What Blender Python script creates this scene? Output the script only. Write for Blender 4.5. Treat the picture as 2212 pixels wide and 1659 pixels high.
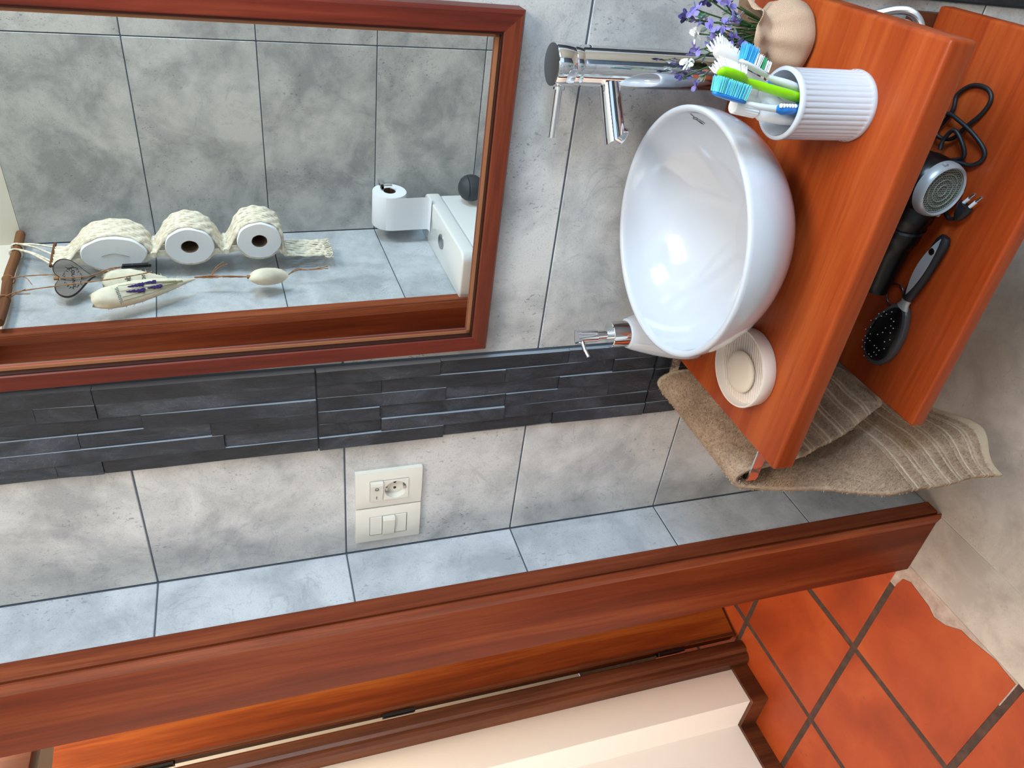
import bpy, bmesh, math, random
import numpy as np
from mathutils import Vector, Matrix
random.seed(7); rng = np.random.default_rng(7)
SC = bpy.context.scene
for o in list(bpy.data.objects): bpy.data.objects.remove(o, do_unlink=True)
COL = SC.collection
# ------------------------------------------------------------------ camera, light, exposure
Rc = np.array([[0.11262577, -0.30128672, -0.94685889],
               [-0.81180652, -0.57738491, 0.08715984],
               [-0.57296214, 0.75884977, -0.30961494]])       # rows: picture right, picture down, forward
cam_d = bpy.data.cameras.new('camera'); cam = bpy.data.objects.new('camera', cam_d); COL.objects.link(cam)
cam_d.sensor_fit = 'HORIZONTAL'; cam_d.sensor_width = 36.0; cam_d.lens = 1624.9 / 2212 * 36.0
cam_d.clip_start = 0.01
M = Matrix(((Rc[0][0], -Rc[1][0], -Rc[2][0], 1.0892911),
            (Rc[0][1], -Rc[1][1], -Rc[2][1], -0.97014518),
            (Rc[0][2], -Rc[1][2], -Rc[2][2], 1.39405771),
            (0, 0, 0, 1)))
cam.matrix_world = M
SC.camera = cam
W = bpy.data.worlds.new('world'); SC.world = W; W.use_nodes = True
W.node_tree.nodes['Background'].inputs[0].default_value = (0.62, 0.78, 1.0, 1)
W.node_tree.nodes['Background'].inputs[1].default_value = 1.0
SC.view_settings.view_transform = 'Standard'; SC.view_settings.look = 'None'
SC.view_settings.gamma = 1.0; SC.view_settings.use_curve_mapping = False
SC.view_settings.exposure = 0.42
def area(name, loc, to, sx, sy, power, color):
    d = bpy.data.lights.new(name, 'AREA'); d.shape = 'RECTANGLE'; d.size = sx; d.size_y = sy
    d.energy = power; d.color = color
    o = bpy.data.objects.new(name, d); COL.objects.link(o); o.location = loc
    o.rotation_euler = (Vector(to) - Vector(loc)).to_track_quat('-Z', 'Y').to_euler()
    return o
area('window_daylight', (2.30, -0.72, 1.60), (0.3, -0.60, 0.75), 0.5, 0.55, 25.0, (0.50, 0.76, 1.0))
area('ceiling_fill_light', (1.50, -0.88, 2.42), (0.70, -0.25, 0.75), 0.8, 0.6, 32.0, (1.0, 0.95, 0.88))  # added fill under the ceiling, evens out the room; no lamp is seen
area('hall_daylight', (-0.62, -2.1, 1.5), (-0.85, 0.0, 0.7), 0.8, 1.5, 27.0, (0.94, 0.97, 1.0))
area('hall_ceiling_light', (-0.55, 0.45, 2.40), (-0.6, 0.3, 0), 0.5, 0.7, 13.0, (1.0, 0.90, 0.76))
area('far_room_light', (-1.75, 0.6, 2.3), (-1.9, 0.5, 0.8), 0.5, 0.5, 9.0, (1.0, 0.92, 0.78))

# ------------------------------------------------------------------ helpers
def tag(o, label=None, cat=None, group=None, kind=None):
    if label: o['label'] = label
    if cat: o['category'] = cat
    if group: o['group'] = group
    if kind: o['kind'] = kind
    return o
def empty(name, loc, label=None, cat=None, group=None, kind=None):
    o = bpy.data.objects.new(name, None); COL.objects.link(o); o.location = loc; o.empty_display_size = 0.03
    return tag(o, label, cat, group, kind)
def origin_of(o):
    v = Vector((0, 0, 0))
    while o: v = v + o.location; o = o.parent
    return v
def obj(name, verts, faces, m=None, parent=None, smooth=False, uv=None):
    me = bpy.data.meshes.new(name)
    me.from_pydata([tuple(v) for v in verts], [], [tuple(f) for f in faces])
    me.validate(); me.update()
    if uv is not None:
        l = me.uv_layers.new(name='UVMap')
        idx = np.zeros(len(me.loops), dtype=np.int32); me.loops.foreach_get('vertex_index', idx)
        l.data.foreach_set('uv', np.asarray(uv, dtype=np.float32)[idx].ravel())
    bm = bmesh.new(); bm.from_mesh(me); bmesh.ops.recalc_face_normals(bm, faces=bm.faces); bm.to_mesh(me); bm.free()
    return place(name, me, m, parent, smooth)
def place(name, me, m, parent, smooth):
    if m: me.materials.append(m)
    if smooth: me.polygons.foreach_set('use_smooth', [True] * len(me.polygons))
    o = bpy.data.objects.new(name, me); COL.objects.link(o)
    if parent: o.parent = parent; o.location = -origin_of(parent)
    return o
class MB:
    """collects several closed shapes into one mesh"""
    def __init__(s): s.v = []; s.f = []
    def add(s, v, f):
        n = len(s.v); s.v += [tuple(p) for p in v]; s.f += [tuple(i + n for i in q) for q in f]; return s
    def obj(s, name, m, parent=None, smooth=False): return obj(name, s.v, s.f, m, parent, smooth)
def boxvf(a, b):
    x0, y0, z0 = a; x1, y1, z1 = b
    v = [(x0, y0, z0), (x1, y0, z0), (x1, y1, z0), (x0, y1, z0), (x0, y0, z1), (x1, y0, z1), (x1, y1, z1), (x0, y1, z1)]
    return v, [(0, 3, 2, 1), (4, 5, 6, 7), (0, 1, 5, 4), (1, 2, 6, 5), (2, 3, 7, 6), (3, 0, 4, 7)]
def box(name, a, b, m, parent=None, bevel=0.0, seg=2):
    me = bpy.data.meshes.new(name); bm = bmesh.new(); v, f = boxvf(a, b)
    vs = [bm.verts.new(p) for p in v]
    for q in f: bm.faces.new([vs[i] for i in q])
    if bevel > 0: bmesh.ops.bevel(bm, geom=list(bm.edges), offset=bevel, segments=seg, profile=0.5, affect='EDGES')
    bmesh.ops.recalc_face_normals(bm, faces=bm.faces); bm.to_mesh(me); bm.free()
    o = place(name, me, m, parent, False)
    if bevel > 0: shade_auto(o)
    return o
def shade_auto(o, ang=0.6):
    me = o.data
    me.polygons.foreach_set('use_smooth', [True] * len(me.polygons))
    bm = bmesh.new(); bm.from_mesh(me)
    for e in bm.edges:
        if len(e.link_faces) == 2 and e.calc_face_angle(0) > ang: e.smooth = False
    bm.to_mesh(me); bm.free()
def lathevf(prof, c, seg=48, axis='z', sx=1, sy=1, close=False):
    """prof: list of (r, h) along the axis from c"""
    v = []; f = []; n = len(prof)
    for i in range(seg):
        a = 2 * math.pi * i / seg; ca, sa = math.cos(a), math.sin(a)
        for r, h in prof:
            p = (r * ca * sx, r * sa * sy, h)
            if axis == 'y': p = (p[0], p[2], p[1])
            elif axis == 'x': p = (p[2], p[0], p[1])
            v.append((c[0] + p[0], c[1] + p[1], c[2] + p[2]))
    for i in range(seg):
        j = (i + 1) % seg
        for k in range(n - 1 if not close else n):
            l = (k + 1) % n
            f.append((i * n + k, j * n + k, j * n + l, i * n + l))
    if not close:
        if prof[0][0] > 1e-6: f.append(tuple(i * n for i in range(seg)))
        if prof[-1][0] > 1e-6: f.append(tuple(i * n + n - 1 for i in range(seg)))
    return v, f
def clean(o, d=1e-6):
    bm = bmesh.new(); bm.from_mesh(o.data); bmesh.ops.remove_doubles(bm, verts=bm.verts, dist=d)
    bmesh.ops.recalc_face_normals(bm, faces=bm.faces); bm.to_mesh(o.data); bm.free(); return o
def lathe(name, prof, c, m, parent=None, seg=48, axis='z', sx=1, sy=1, close=False, ang=0.7):
    v, f = lathevf(prof, c, seg, axis, sx, sy, close); o = obj(name, v, f, m, parent); clean(o); shade_auto(o, ang); return o
def catmull(P, n=8):
    P = [np.array(p, float) for p in P]; out = []
    Q = [2 * P[0] - P[1]] + P + [2 * P[-1] - P[-2]]
    for i in range(1, len(Q) - 2):
        for k in range(n):
            t = k / n; a, b, c, d = Q[i - 1], Q[i], Q[i + 1], Q[i + 2]
            out.append(0.5 * (2 * b + (c - a) * t + (2 * a - 5 * b + 4 * c - d) * t * t + (3 * b - a - 3 * c + d) * t ** 3))
    out.append(P[-1]); return out
def tubevf(P, r, seg=8, sy=1.0, up=None, cap=True):
    P = [np.array(p, float) for p in P]; n = len(P); v = []; f = []
    R_ = r if hasattr(r, '__len__') else [r] * n
    T = [P[min(i + 1, n - 1)] - P[max(i - 1, 0)] for i in range(n)]
    T = [t / (np.linalg.norm(t) + 1e-12) for t in T]
    u = np.array(up if up is not None else ((0, 0, 1) if abs(T[0][2]) < 0.9 else (1, 0, 0)), float)
    for i in range(n):
        u = u - T[i] * (u @ T[i]); u /= np.linalg.norm(u); w = np.cross(T[i], u)
        for k in range(seg):
            a = 2 * math.pi * k / seg
            rr = R_[i] if not hasattr(R_[i], '__len__') else None
            if rr is not None: v.append(P[i] + u * rr * math.cos(a) + w * rr * sy * math.sin(a))
            else: v.append(P[i] + u * R_[i][0] * math.cos(a) + w * R_[i][1] * math.sin(a))
    for i in range(n - 1):
        for k in range(seg):
            l = (k + 1) % seg; f.append((i * seg + k, i * seg + l, (i + 1) * seg + l, (i + 1) * seg + k))
    if cap: f.append(tuple(range(seg))); f.append(tuple((n - 1) * seg + k for k in range(seg)))
    return v, f
def tube(name, P, r, m, parent=None, seg=8, sy=1.0, up=None, ang=0.9):
    v, f = tubevf(P, r, seg, sy, up); o = obj(name, v, f, m, parent); shade_auto(o, ang); return o
def prism(name, poly, axis, h0, h1, m, parent=None):
    n = len(poly)
    def P(p, h): return (p[0], p[1], h) if axis == 'z' else ((p[0], h, p[1]) if axis == 'y' else (h, p[0], p[1]))
    v = [P(p, h0) for p in poly] + [P(p, h1) for p in poly]
    f = [tuple(range(n)), tuple(range(n, 2 * n))] + [(i, (i + 1) % n, n + (i + 1) % n, n + i) for i in range(n)]
    return obj(name, v, f, m, parent)
def text(name, s, size, mat4, m, parent=None, depth=0.0003, shear=0.0):
    c = bpy.data.curves.new('t', 'FONT'); c.body = s; c.size = size; c.extrude = depth; c.align_x = 'CENTER'; c.align_y = 'CENTER'; c.shear = shear
    t = bpy.data.objects.new('t', c); COL.objects.link(t); bpy.context.view_layer.update()
    me = bpy.data.meshes.new_from_object(t); bpy.data.objects.remove(t, do_unlink=True)
    me.transform(mat4); me.name = name
    return place(name, me, m, parent, False)
def frame(o, ex, ey):
    ex = Vector(ex).normalized(); ez = ex.cross(Vector(ey)).normalized(); ey = ez.cross(ex)
    return Matrix(((ex[0], ey[0], ez[0], o[0]), (ex[1], ey[1], ez[1], o[1]), (ex[2], ey[2], ez[2], o[2]), (0, 0, 0, 1)))

# ------------------------------------------------------------------ materials
def lin(h):
    h = h.lstrip('#'); c = [int(h[i:i + 2], 16) / 255 for i in (0, 2, 4)]
    return tuple(x / 12.92 if x <= 0.04045 else ((x + 0.055) / 1.055) ** 2.4 for x in c) + (1,)
def mat(name, col=None, rough=0.5, metal=0.0, spec=0.5, coat=0.0, trans=0.0):
    m = bpy.data.materials.new(name); m.use_nodes = True; b = m.node_tree.nodes['Principled BSDF']
    if col: b.inputs['Base Color'].default_value = lin(col) if isinstance(col, str) else col
    b.inputs['Roughness'].default_value = rough; b.inputs['Metallic'].default_value = metal
    b.inputs['Specular IOR Level'].default_value = spec; b.inputs['Coat Weight'].default_value = coat
    b.inputs['Coat Roughness'].default_value = 0.12
    b.inputs['Transmission Weight'].default_value = trans
    return m
class N:
    def __init__(s, m): s.m = m; s.t = m.node_tree; s.b = s.t.nodes['Principled BSDF']
    def n(s, k, **kw):
        x = s.t.nodes.new(k)
        for a, v in kw.items(): setattr(x, a, v)
        return x
    def l(s, a, b): s.t.links.new(a, b)
    def coord(s, scale=(1, 1, 1), rnd=0.0):
        c = s.n('ShaderNodeTexCoord'); mp = s.n('ShaderNodeMapping'); mp.inputs['Scale'].default_value = scale
        if rnd:
            oi = s.n('ShaderNodeObjectInfo'); mu = s.n('ShaderNodeMath', operation='MULTIPLY'); mu.inputs[1].default_value = rnd
            s.l(oi.outputs['Random'], mu.inputs[0])
            cb = s.n('ShaderNodeCombineXYZ'); s.l(mu.outputs[0], cb.inputs[0]); s.l(mu.outputs[0], cb.inputs[1]); s.l(mu.outputs[0], cb.inputs[2])
            ad = s.n('ShaderNodeVectorMath', operation='ADD'); s.l(c.outputs['Object'], ad.inputs[0]); s.l(cb.outputs[0], ad.inputs[1])
            s.l(ad.outputs[0], mp.inputs[0])
        else: s.l(c.outputs['Object'], mp.inputs[0])
        return mp.outputs[0]
    def noise(s, v, sc, det=4, ro=0.55, dist=0.0):
        x = s.n('ShaderNodeTexNoise'); x.inputs['Scale'].default_value = sc; x.inputs['Detail'].default_value = det
        x.inputs['Roughness'].default_value = ro; x.inputs['Distortion'].default_value = dist
        s.l(v, x.inputs['Vector']); return x.outputs['Fac']
    def ramp(s, fac, stops):
        r = s.n('ShaderNodeValToRGB'); e = r.color_ramp.elements
        while len(e) < len(stops): e.new(0.5)
        for el, (p, c) in zip(e, stops): el.position = p; el.color = lin(c) if isinstance(c, str) else c
        s.l(fac, r.inputs[0]); return r.outputs[0]
    def mix(s, fac, a, b, mode='MIX'):
        x = s.n('ShaderNodeMix', data_type='RGBA', blend_type=mode)
        if isinstance(fac, float): x.inputs[0].default_value = fac
        else: s.l(fac, x.inputs[0])
        for i, c in ((6, a), (7, b)):
            if isinstance(c, (str, tuple)): x.inputs[i].default_value = lin(c) if isinstance(c, str) else c
            else: s.l(c, x.inputs[i])
        return x.outputs[2]
    def math(s, op, a, b=None):
        x = s.n('ShaderNodeMath', operation=op)
        for i, c in ((0, a), (1, b)):
            if c is None: continue
            if isinstance(c, (int, float)): x.inputs[i].default_value = c
            else: s.l(c, x.inputs[i])
        return x.outputs[0]
    def bump(s, h, st=0.2, d=0.002):
        x = s.n('ShaderNodeBump'); x.inputs['Strength'].default_value = st; x.inputs['Distance'].default_value = d
        s.l(h, x.inputs['Height']); s.l(x.outputs[0], s.b.inputs['Normal'])
    def base(s, c): s.l(c, s.b.inputs['Base Color'])
BW = lambda g: (g, g, g, 1)
def tile_mat(name, dark, mid, light, pit):
    m = mat(name, rough=0.42, spec=0.45); k = N(m); v = k.coord((1, 1, 1), 37.0)
    a = k.noise(v, 5.5, 6, 0.62, 0.6); b = k.noise(v, 22, 5, 0.6, 0.3)
    s = k.math('ADD', k.math('MULTIPLY', a, 0.72), k.math('MULTIPLY', b, 0.28))
    c = k.ramp(s, [(0.39, dark), (0.5, mid), (0.60, light)])
    v2 = k.coord((1, 1, 0.55), 11.0); p = k.noise(v2, 230, 2, 0.5, 0.9); mask = k.noise(v2, 9, 4, 0.65)
    pm = k.math('MULTIPLY', k.ramp(p, [(0.63, BW(0)), (0.67, BW(1))]), k.ramp(mask, [(0.48, BW(0)), (0.62, BW(1))]))
    fs = k.noise(k.coord((1, 1, 1), 5.0), 420, 2, 0.6); c = k.mix(k.math('MULTIPLY', k.ramp(fs, [(0.30, BW(1)), (0.46, BW(0))]), 0.22), c, pit)
    vn = k.noise(k.coord((1, 1, 1), 29.0), 9, 5, 0.6, 1.6); vm = k.math('MULTIPLY', k.ramp(vn, [(0.485, BW(0)), (0.5, BW(1)), (0.515, BW(0))]), k.ramp(mask, [(0.42, BW(1)), (0.52, BW(0))]))
    c = k.mix(k.math('MULTIPLY', vm, 0.22), c, pit)
    c = k.mix(k.math('MULTIPLY', pm, 0.52), c, pit); k.base(c)
    k.bump(k.math('SUBTRACT', 0.5, k.math('MULTIPLY', pm, 0.5)), 0.25, 0.001); return m
def wood_mat(name, axis, dark, mid, light, rough=0.3, coat=0.3, fine=1.0, rnd=0.0, spec=0.3):
    m = mat(name, rough=rough, coat=coat, spec=spec); k = N(m)
    s = {'x': (0.9, 14, 14), 'y': (14, 0.9, 14), 'z': (14, 14, 0.9)}[axis]
    v = k.coord(s, rnd); a = k.noise(v, 1.1, 5, 0.6, 0.5)
    s2 = {'x': (6, 160, 160), 'y': (160, 6, 160), 'z': (160, 160, 6)}[axis]
    b = k.noise(k.coord(s2, rnd), 1.0, 3, 0.6)
    c = k.ramp(k.math('ADD', k.math('MULTIPLY', a, 0.8), k.math('MULTIPLY', b, 0.2)), [(0.37, dark), (0.5, mid), (0.62, light)])
    st = k.ramp(b, [(0.30, BW(1)), (0.44, BW(0))])
    c = k.mix(k.math('MULTIPLY', st, 0.35 * fine), c, dark); k.base(c)
    k.bump(b, 0.12 * fine, 0.0006); return m
M_tile = tile_mat('grey_stone_tile', '#9a9998', '#b5b3b0', '#c8c5c1', '#4a4c52')
M_tile_lit = tile_mat('daylit_grey_stone_tile', '#a2a6aa', '#b5b9bd', '#c4c7cb', '#5a6068')  # same tile as the other walls, cool window daylight tinted into the colour
M_grout = mat('dark_grout', '#4a535d', 0.9)
M_floor = tile_mat('greige_floor_tile', '#a09184', '#afa092', '#bcad9e', '#8c7d70')
M_ftile_g = mat('pale_floor_grout', '#b6ab9e', 0.9)
M_plaster = mat('white_wall_paint', '#ddd6c8', 0.85)
M_ceil = mat('white_ceiling_paint', '#e6e3dc', 0.9)
M_cream = mat('cream_wall_paint', '#eee4d6', 0.75)
M_counter = wood_mat('orange_brown_wood', 'x', '#852f0d', '#9b4017', '#ab5022', 0.38, 0.06, 0.6, 0.0, 0.2)
M_shelf = wood_mat('red_brown_wood', 'x', '#8a310e', '#a14016', '#b1501f', 0.4, 0.08, 0.6, 3.0)
M_frame_z = wood_mat('dark_frame_wood', 'z', '#4c170b', '#6a2414', '#863a21', 0.45, 0.04, 1.5)
M_frame_x = wood_mat('dark_frame_wood_across', 'x', '#46180b', '#5e2411', '#763519', 0.4, 0.08, 1.0)
M_lip = mat('raw_wood_edge', '#9a6440', 0.6)
M_jamb = wood_mat('brown_door_wood', 'z', '#55200b', '#692910', '#7c3a18', 0.5, 0.0, 0.8, 2.0, 0.12)
M_casing = wood_mat('red_brown_casing_wood', 'z', '#5e2613', '#77371d', '#8d4929', 0.5, 0.0, 1.0, 2.0, 0.2)
M_leaf = wood_mat('orange_door_wood', 'z', '#692c0d', '#823b13', '#9a521d', 0.45, 0.0, 0.7, 5.0, 0.15)
M_dkwood = wood_mat('dark_brown_wood', 'z', '#3d1c0e', '#532a15', '#66371d', 0.45, 0.05, 0.8, 7.0)
def slate_mat():
    m = mat('dark_slate', rough=0.55, spec=0.5); k = N(m); v = k.coord((1, 1, 0.5), 23.0)
    a = k.noise(v, 14, 6, 0.65, 0.8); c = k.ramp(a, [(0.33, '#14171d'), (0.5, '#23262d'), (0.68, '#3a3e46')])
    s = k.noise(k.coord((1, 1, 1.0), 9.0), 26, 3, 0.5, 2.2)
    st = k.math('MULTIPLY', k.ramp(s, [(0.485, BW(0)), (0.5, BW(1)), (0.515, BW(0))]), k.ramp(a, [(0.45, BW(0)), (0.62, BW(1))]))
    c = k.mix(k.math('MULTIPLY', st, 0.20), c, '#7a7b7d')
    oi = k.n('ShaderNodeObjectInfo'); rr = k.ramp(oi.outputs['Random'], [(0.0, BW(0.72)), (1.0, BW(1.3))]); c = k.mix(1.0, c, rr, 'MULTIPLY')
    k.base(c); k.bump(k.noise(v, 45, 6, 0.7, 0.5), 0.75, 0.006); return m
M_slate = slate_mat()
M_sedge = mat('daylit_sawn_slate_edge', '#8a9097', 0.8)  # pale sawn edge, also carries window light painted into the colour
M_sback = mat('slate_backing', '#5c5e61', 0.9)
def terra():
    m = mat('terracotta', rough=0.45, spec=0.4); k = N(m); v = k.coord((1, 1, 1), 19.0)
    a = k.noise(v, 4.5, 6, 0.6, 0.4); c = k.ramp(a, [(0.32, '#842f0d'), (0.5, '#9a3b13'), (0.68, '#a8491d')])
    p = k.noise(v, 60, 2, 0.5); c = k.mix(k.math('MULTIPLY', k.ramp(p, [(0.70, BW(0)), (0.74, BW(1))]), 0.4), c, '#6b2a12'); k.base(c); return m
M_terra = terra()
def cement(name, a_, b_, c_):
    m = mat(name, rough=0.9); k = N(m); a = k.noise(k.coord(), 40, 5, 0.65); k.base(k.ramp(a, [(0.3, a_), (0.5, b_), (0.7, c_)])); return m
M_tgrout = cement('brown_cement', '#33221a', '#412c21', '#55392a')
M_cement = cement('pink_grey_cement', '#8f7768', '#a28a7b', '#b39c8c')
M_ceramic = mat('white_ceramic', '#c3c5cb', 0.10, spec=0.55, coat=0.5)
M_chrome = mat('chrome', (0.80, 0.82, 0.84, 1), 0.05, 1.0)
M_chrome_d = mat('brushed_chrome', (0.42, 0.43, 0.44, 1), 0.32, 1.0)
M_black = mat('black_plastic', '#08090b', 0.30, spec=0.35)
M_rubber = mat('black_rubber', '#15161a', 0.5)
M_silver = mat('silver_plastic', '#b4b6b8', 0.35, 0.35)
M_plate = mat('ivory_plastic', '#d6d1c4', 0.38)
M_ink = mat('black_ink', '#1c1c20', 0.8)
M_white = mat('white_plastic', '#e9eaec', 0.28)
M_mirror = mat('mirror_silver', (0.84, 0.88, 0.86, 1), 0.0, 1.0)
def soapmat():
    m = mat('cream_ceramic', '#e2d3c6', 0.5); return m
M_dish = soapmat(); M_soap = mat('cream_soap', '#e6d2be', 0.45)
M_soap.node_tree.nodes['Principled BSDF'].inputs['Subsurface Weight'].default_value = 0.1
M_tank = mat('white_sanitary_ceramic', '#e4e4e2', 0.16, coat=0.3)
def paper():
    m = mat('toilet_paper', '#e8eaee', 0.95); k = N(m); k.bump(k.noise(k.coord((1, 1, 1)), 260, 2), 0.2, 0.001); return m
M_paper = paper()
M_core = mat('cardboard', '#6d5645', 0.9)
def cord():
    m = mat('cotton_cord', '#e3d9c4', 0.95); k = N(m); a = k.noise(k.coord(), 90, 3); k.base(k.ramp(a, [(0.3, '#cdbfa6'), (0.6, '#ece4d2')])); k.bump(k.noise(k.coord(), 500, 2), 0.4, 0.001); return m
M_cord = cord()
M_twine = mat('jute_twine', '#9c6e49', 0.95)
M_bark = wood_mat('stick_bark', 'y', '#53311f', '#6b4229', '#7f5437', 0.8, 0.0, 1.0)
M_burn = mat('burnt_wood_edge', '#2e2521', 0.85)
def heartw():
    m = mat('grey_washed_wood', rough=0.8); k = N(m); a = k.noise(k.coord((20, 20, 3)), 2.0, 4); k.base(k.ramp(a, [(0.3, '#625d59'), (0.6, '#7d7975')])); return m
M_heart = heartw()
def fabric(name, a_, b_, sc=300):
    m = mat(name, rough=0.95); k = N(m); a = k.noise(k.coord(), 30, 4); k.base(k.ramp(a, [(0.3, a_), (0.65, b_)])); k.bump(k.noise(k.coord(), sc, 2), 0.4, 0.001); return m
M_fab = fabric('cream_fabric', '#cfc8b2', '#e2dcc8')
M_purple = mat('purple_embroidery', '#3a2a6a', 0.9); M_olive = mat('olive_thread', '#8d8a63', 0.9)
M_grey_ink = mat('grey_ink', '#6c727a', 0.9)
def burlap():
    m = mat('burlap', rough=0.95); k = N(m); v = k.coord((1, 1, 1))
    w = k.n('ShaderNodeTexWave', wave_type='BANDS', bands_direction='Z'); w.inputs['Scale'].default_value = 300; w.inputs['Distortion'].default_value = 2.0; w.inputs['Detail Scale'].default_value = 6; k.l(v, w.inputs['Vector'])
    w2 = k.n('ShaderNodeTexWave', wave_type='BANDS', bands_direction='DIAGONAL'); w2.inputs['Scale'].default_value = 330; w2.inputs['Distortion'].default_value = 3.0; k.l(v, w2.inputs['Vector'])
    h = k.math('ADD', k.math('MULTIPLY', w.outputs['Fac'], 0.5), k.math('MULTIPLY', w2.outputs['Fac'], 0.5))
    k.base(k.ramp(h, [(0.15, '#a8856a'), (0.5, '#c7a387'), (0.85, '#dabda2')])); k.bump(h, 0.6, 0.0015); return m
M_burlap = burlap()
def towel_m(name, fib=False):
    m = mat(name, rough=1.0, spec=0.1); k = N(m)
    u = k.n('ShaderNodeUVMap'); sp = k.n('ShaderNodeSeparateXYZ'); k.l(u.outputs[0], sp.inputs[0])
    a = k.noise(k.coord(), 18, 4); c = k.ramp(a, [(0.3, '#9c826b'), (0.65, '#b99d84')])
    if not fib:
        f = k.noise(k.coord(), 170, 3, 0.6, 1.0); c = k.mix(k.math('MULTIPLY', k.ramp(f, [(0.35, BW(1)), (0.55, BW(0))]), 0.55), c, '#7d6653')
        st = k.ramp(sp.outputs[0], [(0.5, BW(0)), (0.51, BW(1))])
        c = k.mix(st, c, '#c2ab90'); k.bump(k.noise(k.coord(), 200, 3), 0.5, 0.003)
    k.base(c); return m
M_towel = towel_m('beige_terry'); M_pile = towel_m('beige_terry_pile', True)
M_lime = mat('lime_plastic', '#8fd400', 0.3); M_blue = mat('blue_plastic', '#1e78cc', 0.3); M_grip = mat('dark_blue_rubber', '#2a5f9c', 0.5)
M_teal = mat('teal_bristle', '#5fcdd2', 0.6); M_cyan = mat('blue_bristle', '#1f9fe0', 0.6); M_wbr = mat('white_bristle', '#eef1f2', 0.6); M_gbr = mat('green_bristle', '#129a58', 0.6)
M_pgrey = mat('pale_grey_plastic', '#d3d7da', 0.3)
M_stem = mat('green_stem', '#2d4a22', 0.6); M_leafg = mat('green_leaf', '#4f7d4c', 0.6); M_leafd = mat('grey_green_leaf', '#8fa090', 0.7)
M_lilac = mat('lilac_petal', '#8a7fc4', 0.6); M_violet = mat('dark_violet_petal', '#3d3468', 0.6); M_wpet = mat('white_petal', '#e6e6e2', 0.6)
def braid():
    m = mat('braided_steel', (0.62, 0.63, 0.64, 1), 0.28, 0.9); return m
M_braid = braid()

# ------------------------------------------------------------------ setting: bathroom shell
ROW = 0.32; YO = -1.28
def tile_box(name, a, b, m, parent, bv=0.0012):
    """a tile: chamfered slab, a/b are opposite corners"""
    return box(name, a, b, m, parent, bv, 1)
G = 0.0013
def wall_tiles(parent, axis, at, depth, cols, z0, rows, m, zmax=1.936):
    for c0, c1 in cols:
        for r in range(rows):
            za, zb = z0 + r * ROW + G, (zmax if r == rows - 1 else z0 + (r + 1) * ROW) - G
            if axis == 'y': tile_box('tile', (c0 + G, min(at, at + depth), za), (c1 - G, max(at, at + depth), zb), m, parent)
            else: tile_box('tile', (min(at, at + depth), c0 + G, za), (max(at, at + depth), c1 - G, zb), m, parent)
wb = box('wall_back', (-0.009, 0.0015, 0), (2.2, 0.12, 2.45), M_grout, None); tag(wb, kind='structure')
wall_tiles(wb, 'y', 0.0, 0.009, [(0.0, 0.262), (0.424, 0.985), (1.137, 1.74), (1.74, 2.2)], 0.0, 6, M_tile)
box('upper_plaster', (-0.009, -0.001, 1.9345), (2.2, 0.01, 2.45), M_plaster, wb)
DOORTOP = 2.06
wl = MB()
for a, b in [((-0.165, -0.135, 0), (-0.0015, 1.6, 2.45)), ((-0.165, -1.40, 0), (-0.0015, -0.822, 2.45)), ((-0.165, -0.822, DOORTOP + 0.03), (-0.0015, -0.135, 2.45))]: wl.add(*boxvf(a, b))
wleft = wl.obj('wall_left', M_grout); tag(wleft, kind='structure')
wall_tiles(wleft, 'x', 0.0, -0.009, [(-0.1145, 0.0)], 0.0, 6, M_tile_lit)
wall_tiles(wleft, 'x', 0.0, -0.009, [(YO, -0.8545)], 0.0, 6, M_tile_lit)
box('upper_plaster', (-0.009, -1.28, 1.9345), (0.001, 0, 2.45), M_plaster, wleft)
box('hall_plaster', (-0.169, -0.13, 0), (-0.16, 1.6, 2.45), M_cream, wleft)
wo_ = MB()
for a, b in [((-0.009, YO - 0.12, 0), (1.45, YO - 0.0015, 2.45)), ((1.45, YO - 0.12, 0), (2.2, YO - 0.0015, 1.0)), ((1.45, YO - 0.12, 2.0), (2.2, YO - 0.0015, 2.45))]: wo_.add(*boxvf(a, b))
wo = wo_.obj('wall_front', M_grout); tag(wo, kind='structure')
wall_tiles(wo, 'y', YO, -0.009, [(0.0, 0.556), (0.556, 1.156), (1.156, 1.45)], 0.0, 6, M_tile)
box('upper_plaster', (-0.009, YO - 0.01, 1.9345), (1.45, YO + 0.001, 2.45), M_plaster, wo)
wr = MB()
for a, b in [((2.2, -1.4, 0), (2.32, 0.12, 1.15)), ((2.2, -1.4, 2.1), (2.32, 0.12, 2.45)), ((2.2, -1.4, 1.15), (2.32, -1.18, 2.1)), ((2.2, -0.25, 1.15), (2.32, 0.12, 2.1))]: wr.add(*boxvf(a, b))
tag(wr.obj('wall_right', M_plaster), kind='structure')
w1 = empty('window_1', (2.2, -0.715, 1.15), kind='structure')
wf = MB()
for a, b in [((2.195, -1.18, 1.15), (2.235, -1.14, 2.1)), ((2.195, -0.29, 1.15), (2.235, -0.25, 2.1)), ((2.195, -1.14, 1.15), (2.235, -0.29, 1.19)), ((2.195, -1.14, 2.06), (2.235, -0.29, 2.1))]: wf.add(*boxvf(a, b))
wf.obj('window_frame', M_frame_x, w1)
tag(box('ceiling', (-1.3, -2.3, 2.45), (2.32, 1.6, 2.5), M_ceil), kind='structure')
fl = box('floor', (-0.165, -1.4, -0.06), (2.2, 0.0, -0.0012), M_ftile_g); tag(fl, kind='structure')
xs = [0.0, 0.6, 1.2, 1.8, 2.2]; ys = [0.0, -0.6, -1.2, -1.28]
for i in range(4):
    for j in range(3): tile_box('floor_tile', (xs[i] + 0.0012, ys[j + 1] + 0.0012, -0.01), (xs[i + 1] - 0.0012, ys[j] - 0.0012, 0.0), M_floor, fl, 0.0008)
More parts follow.
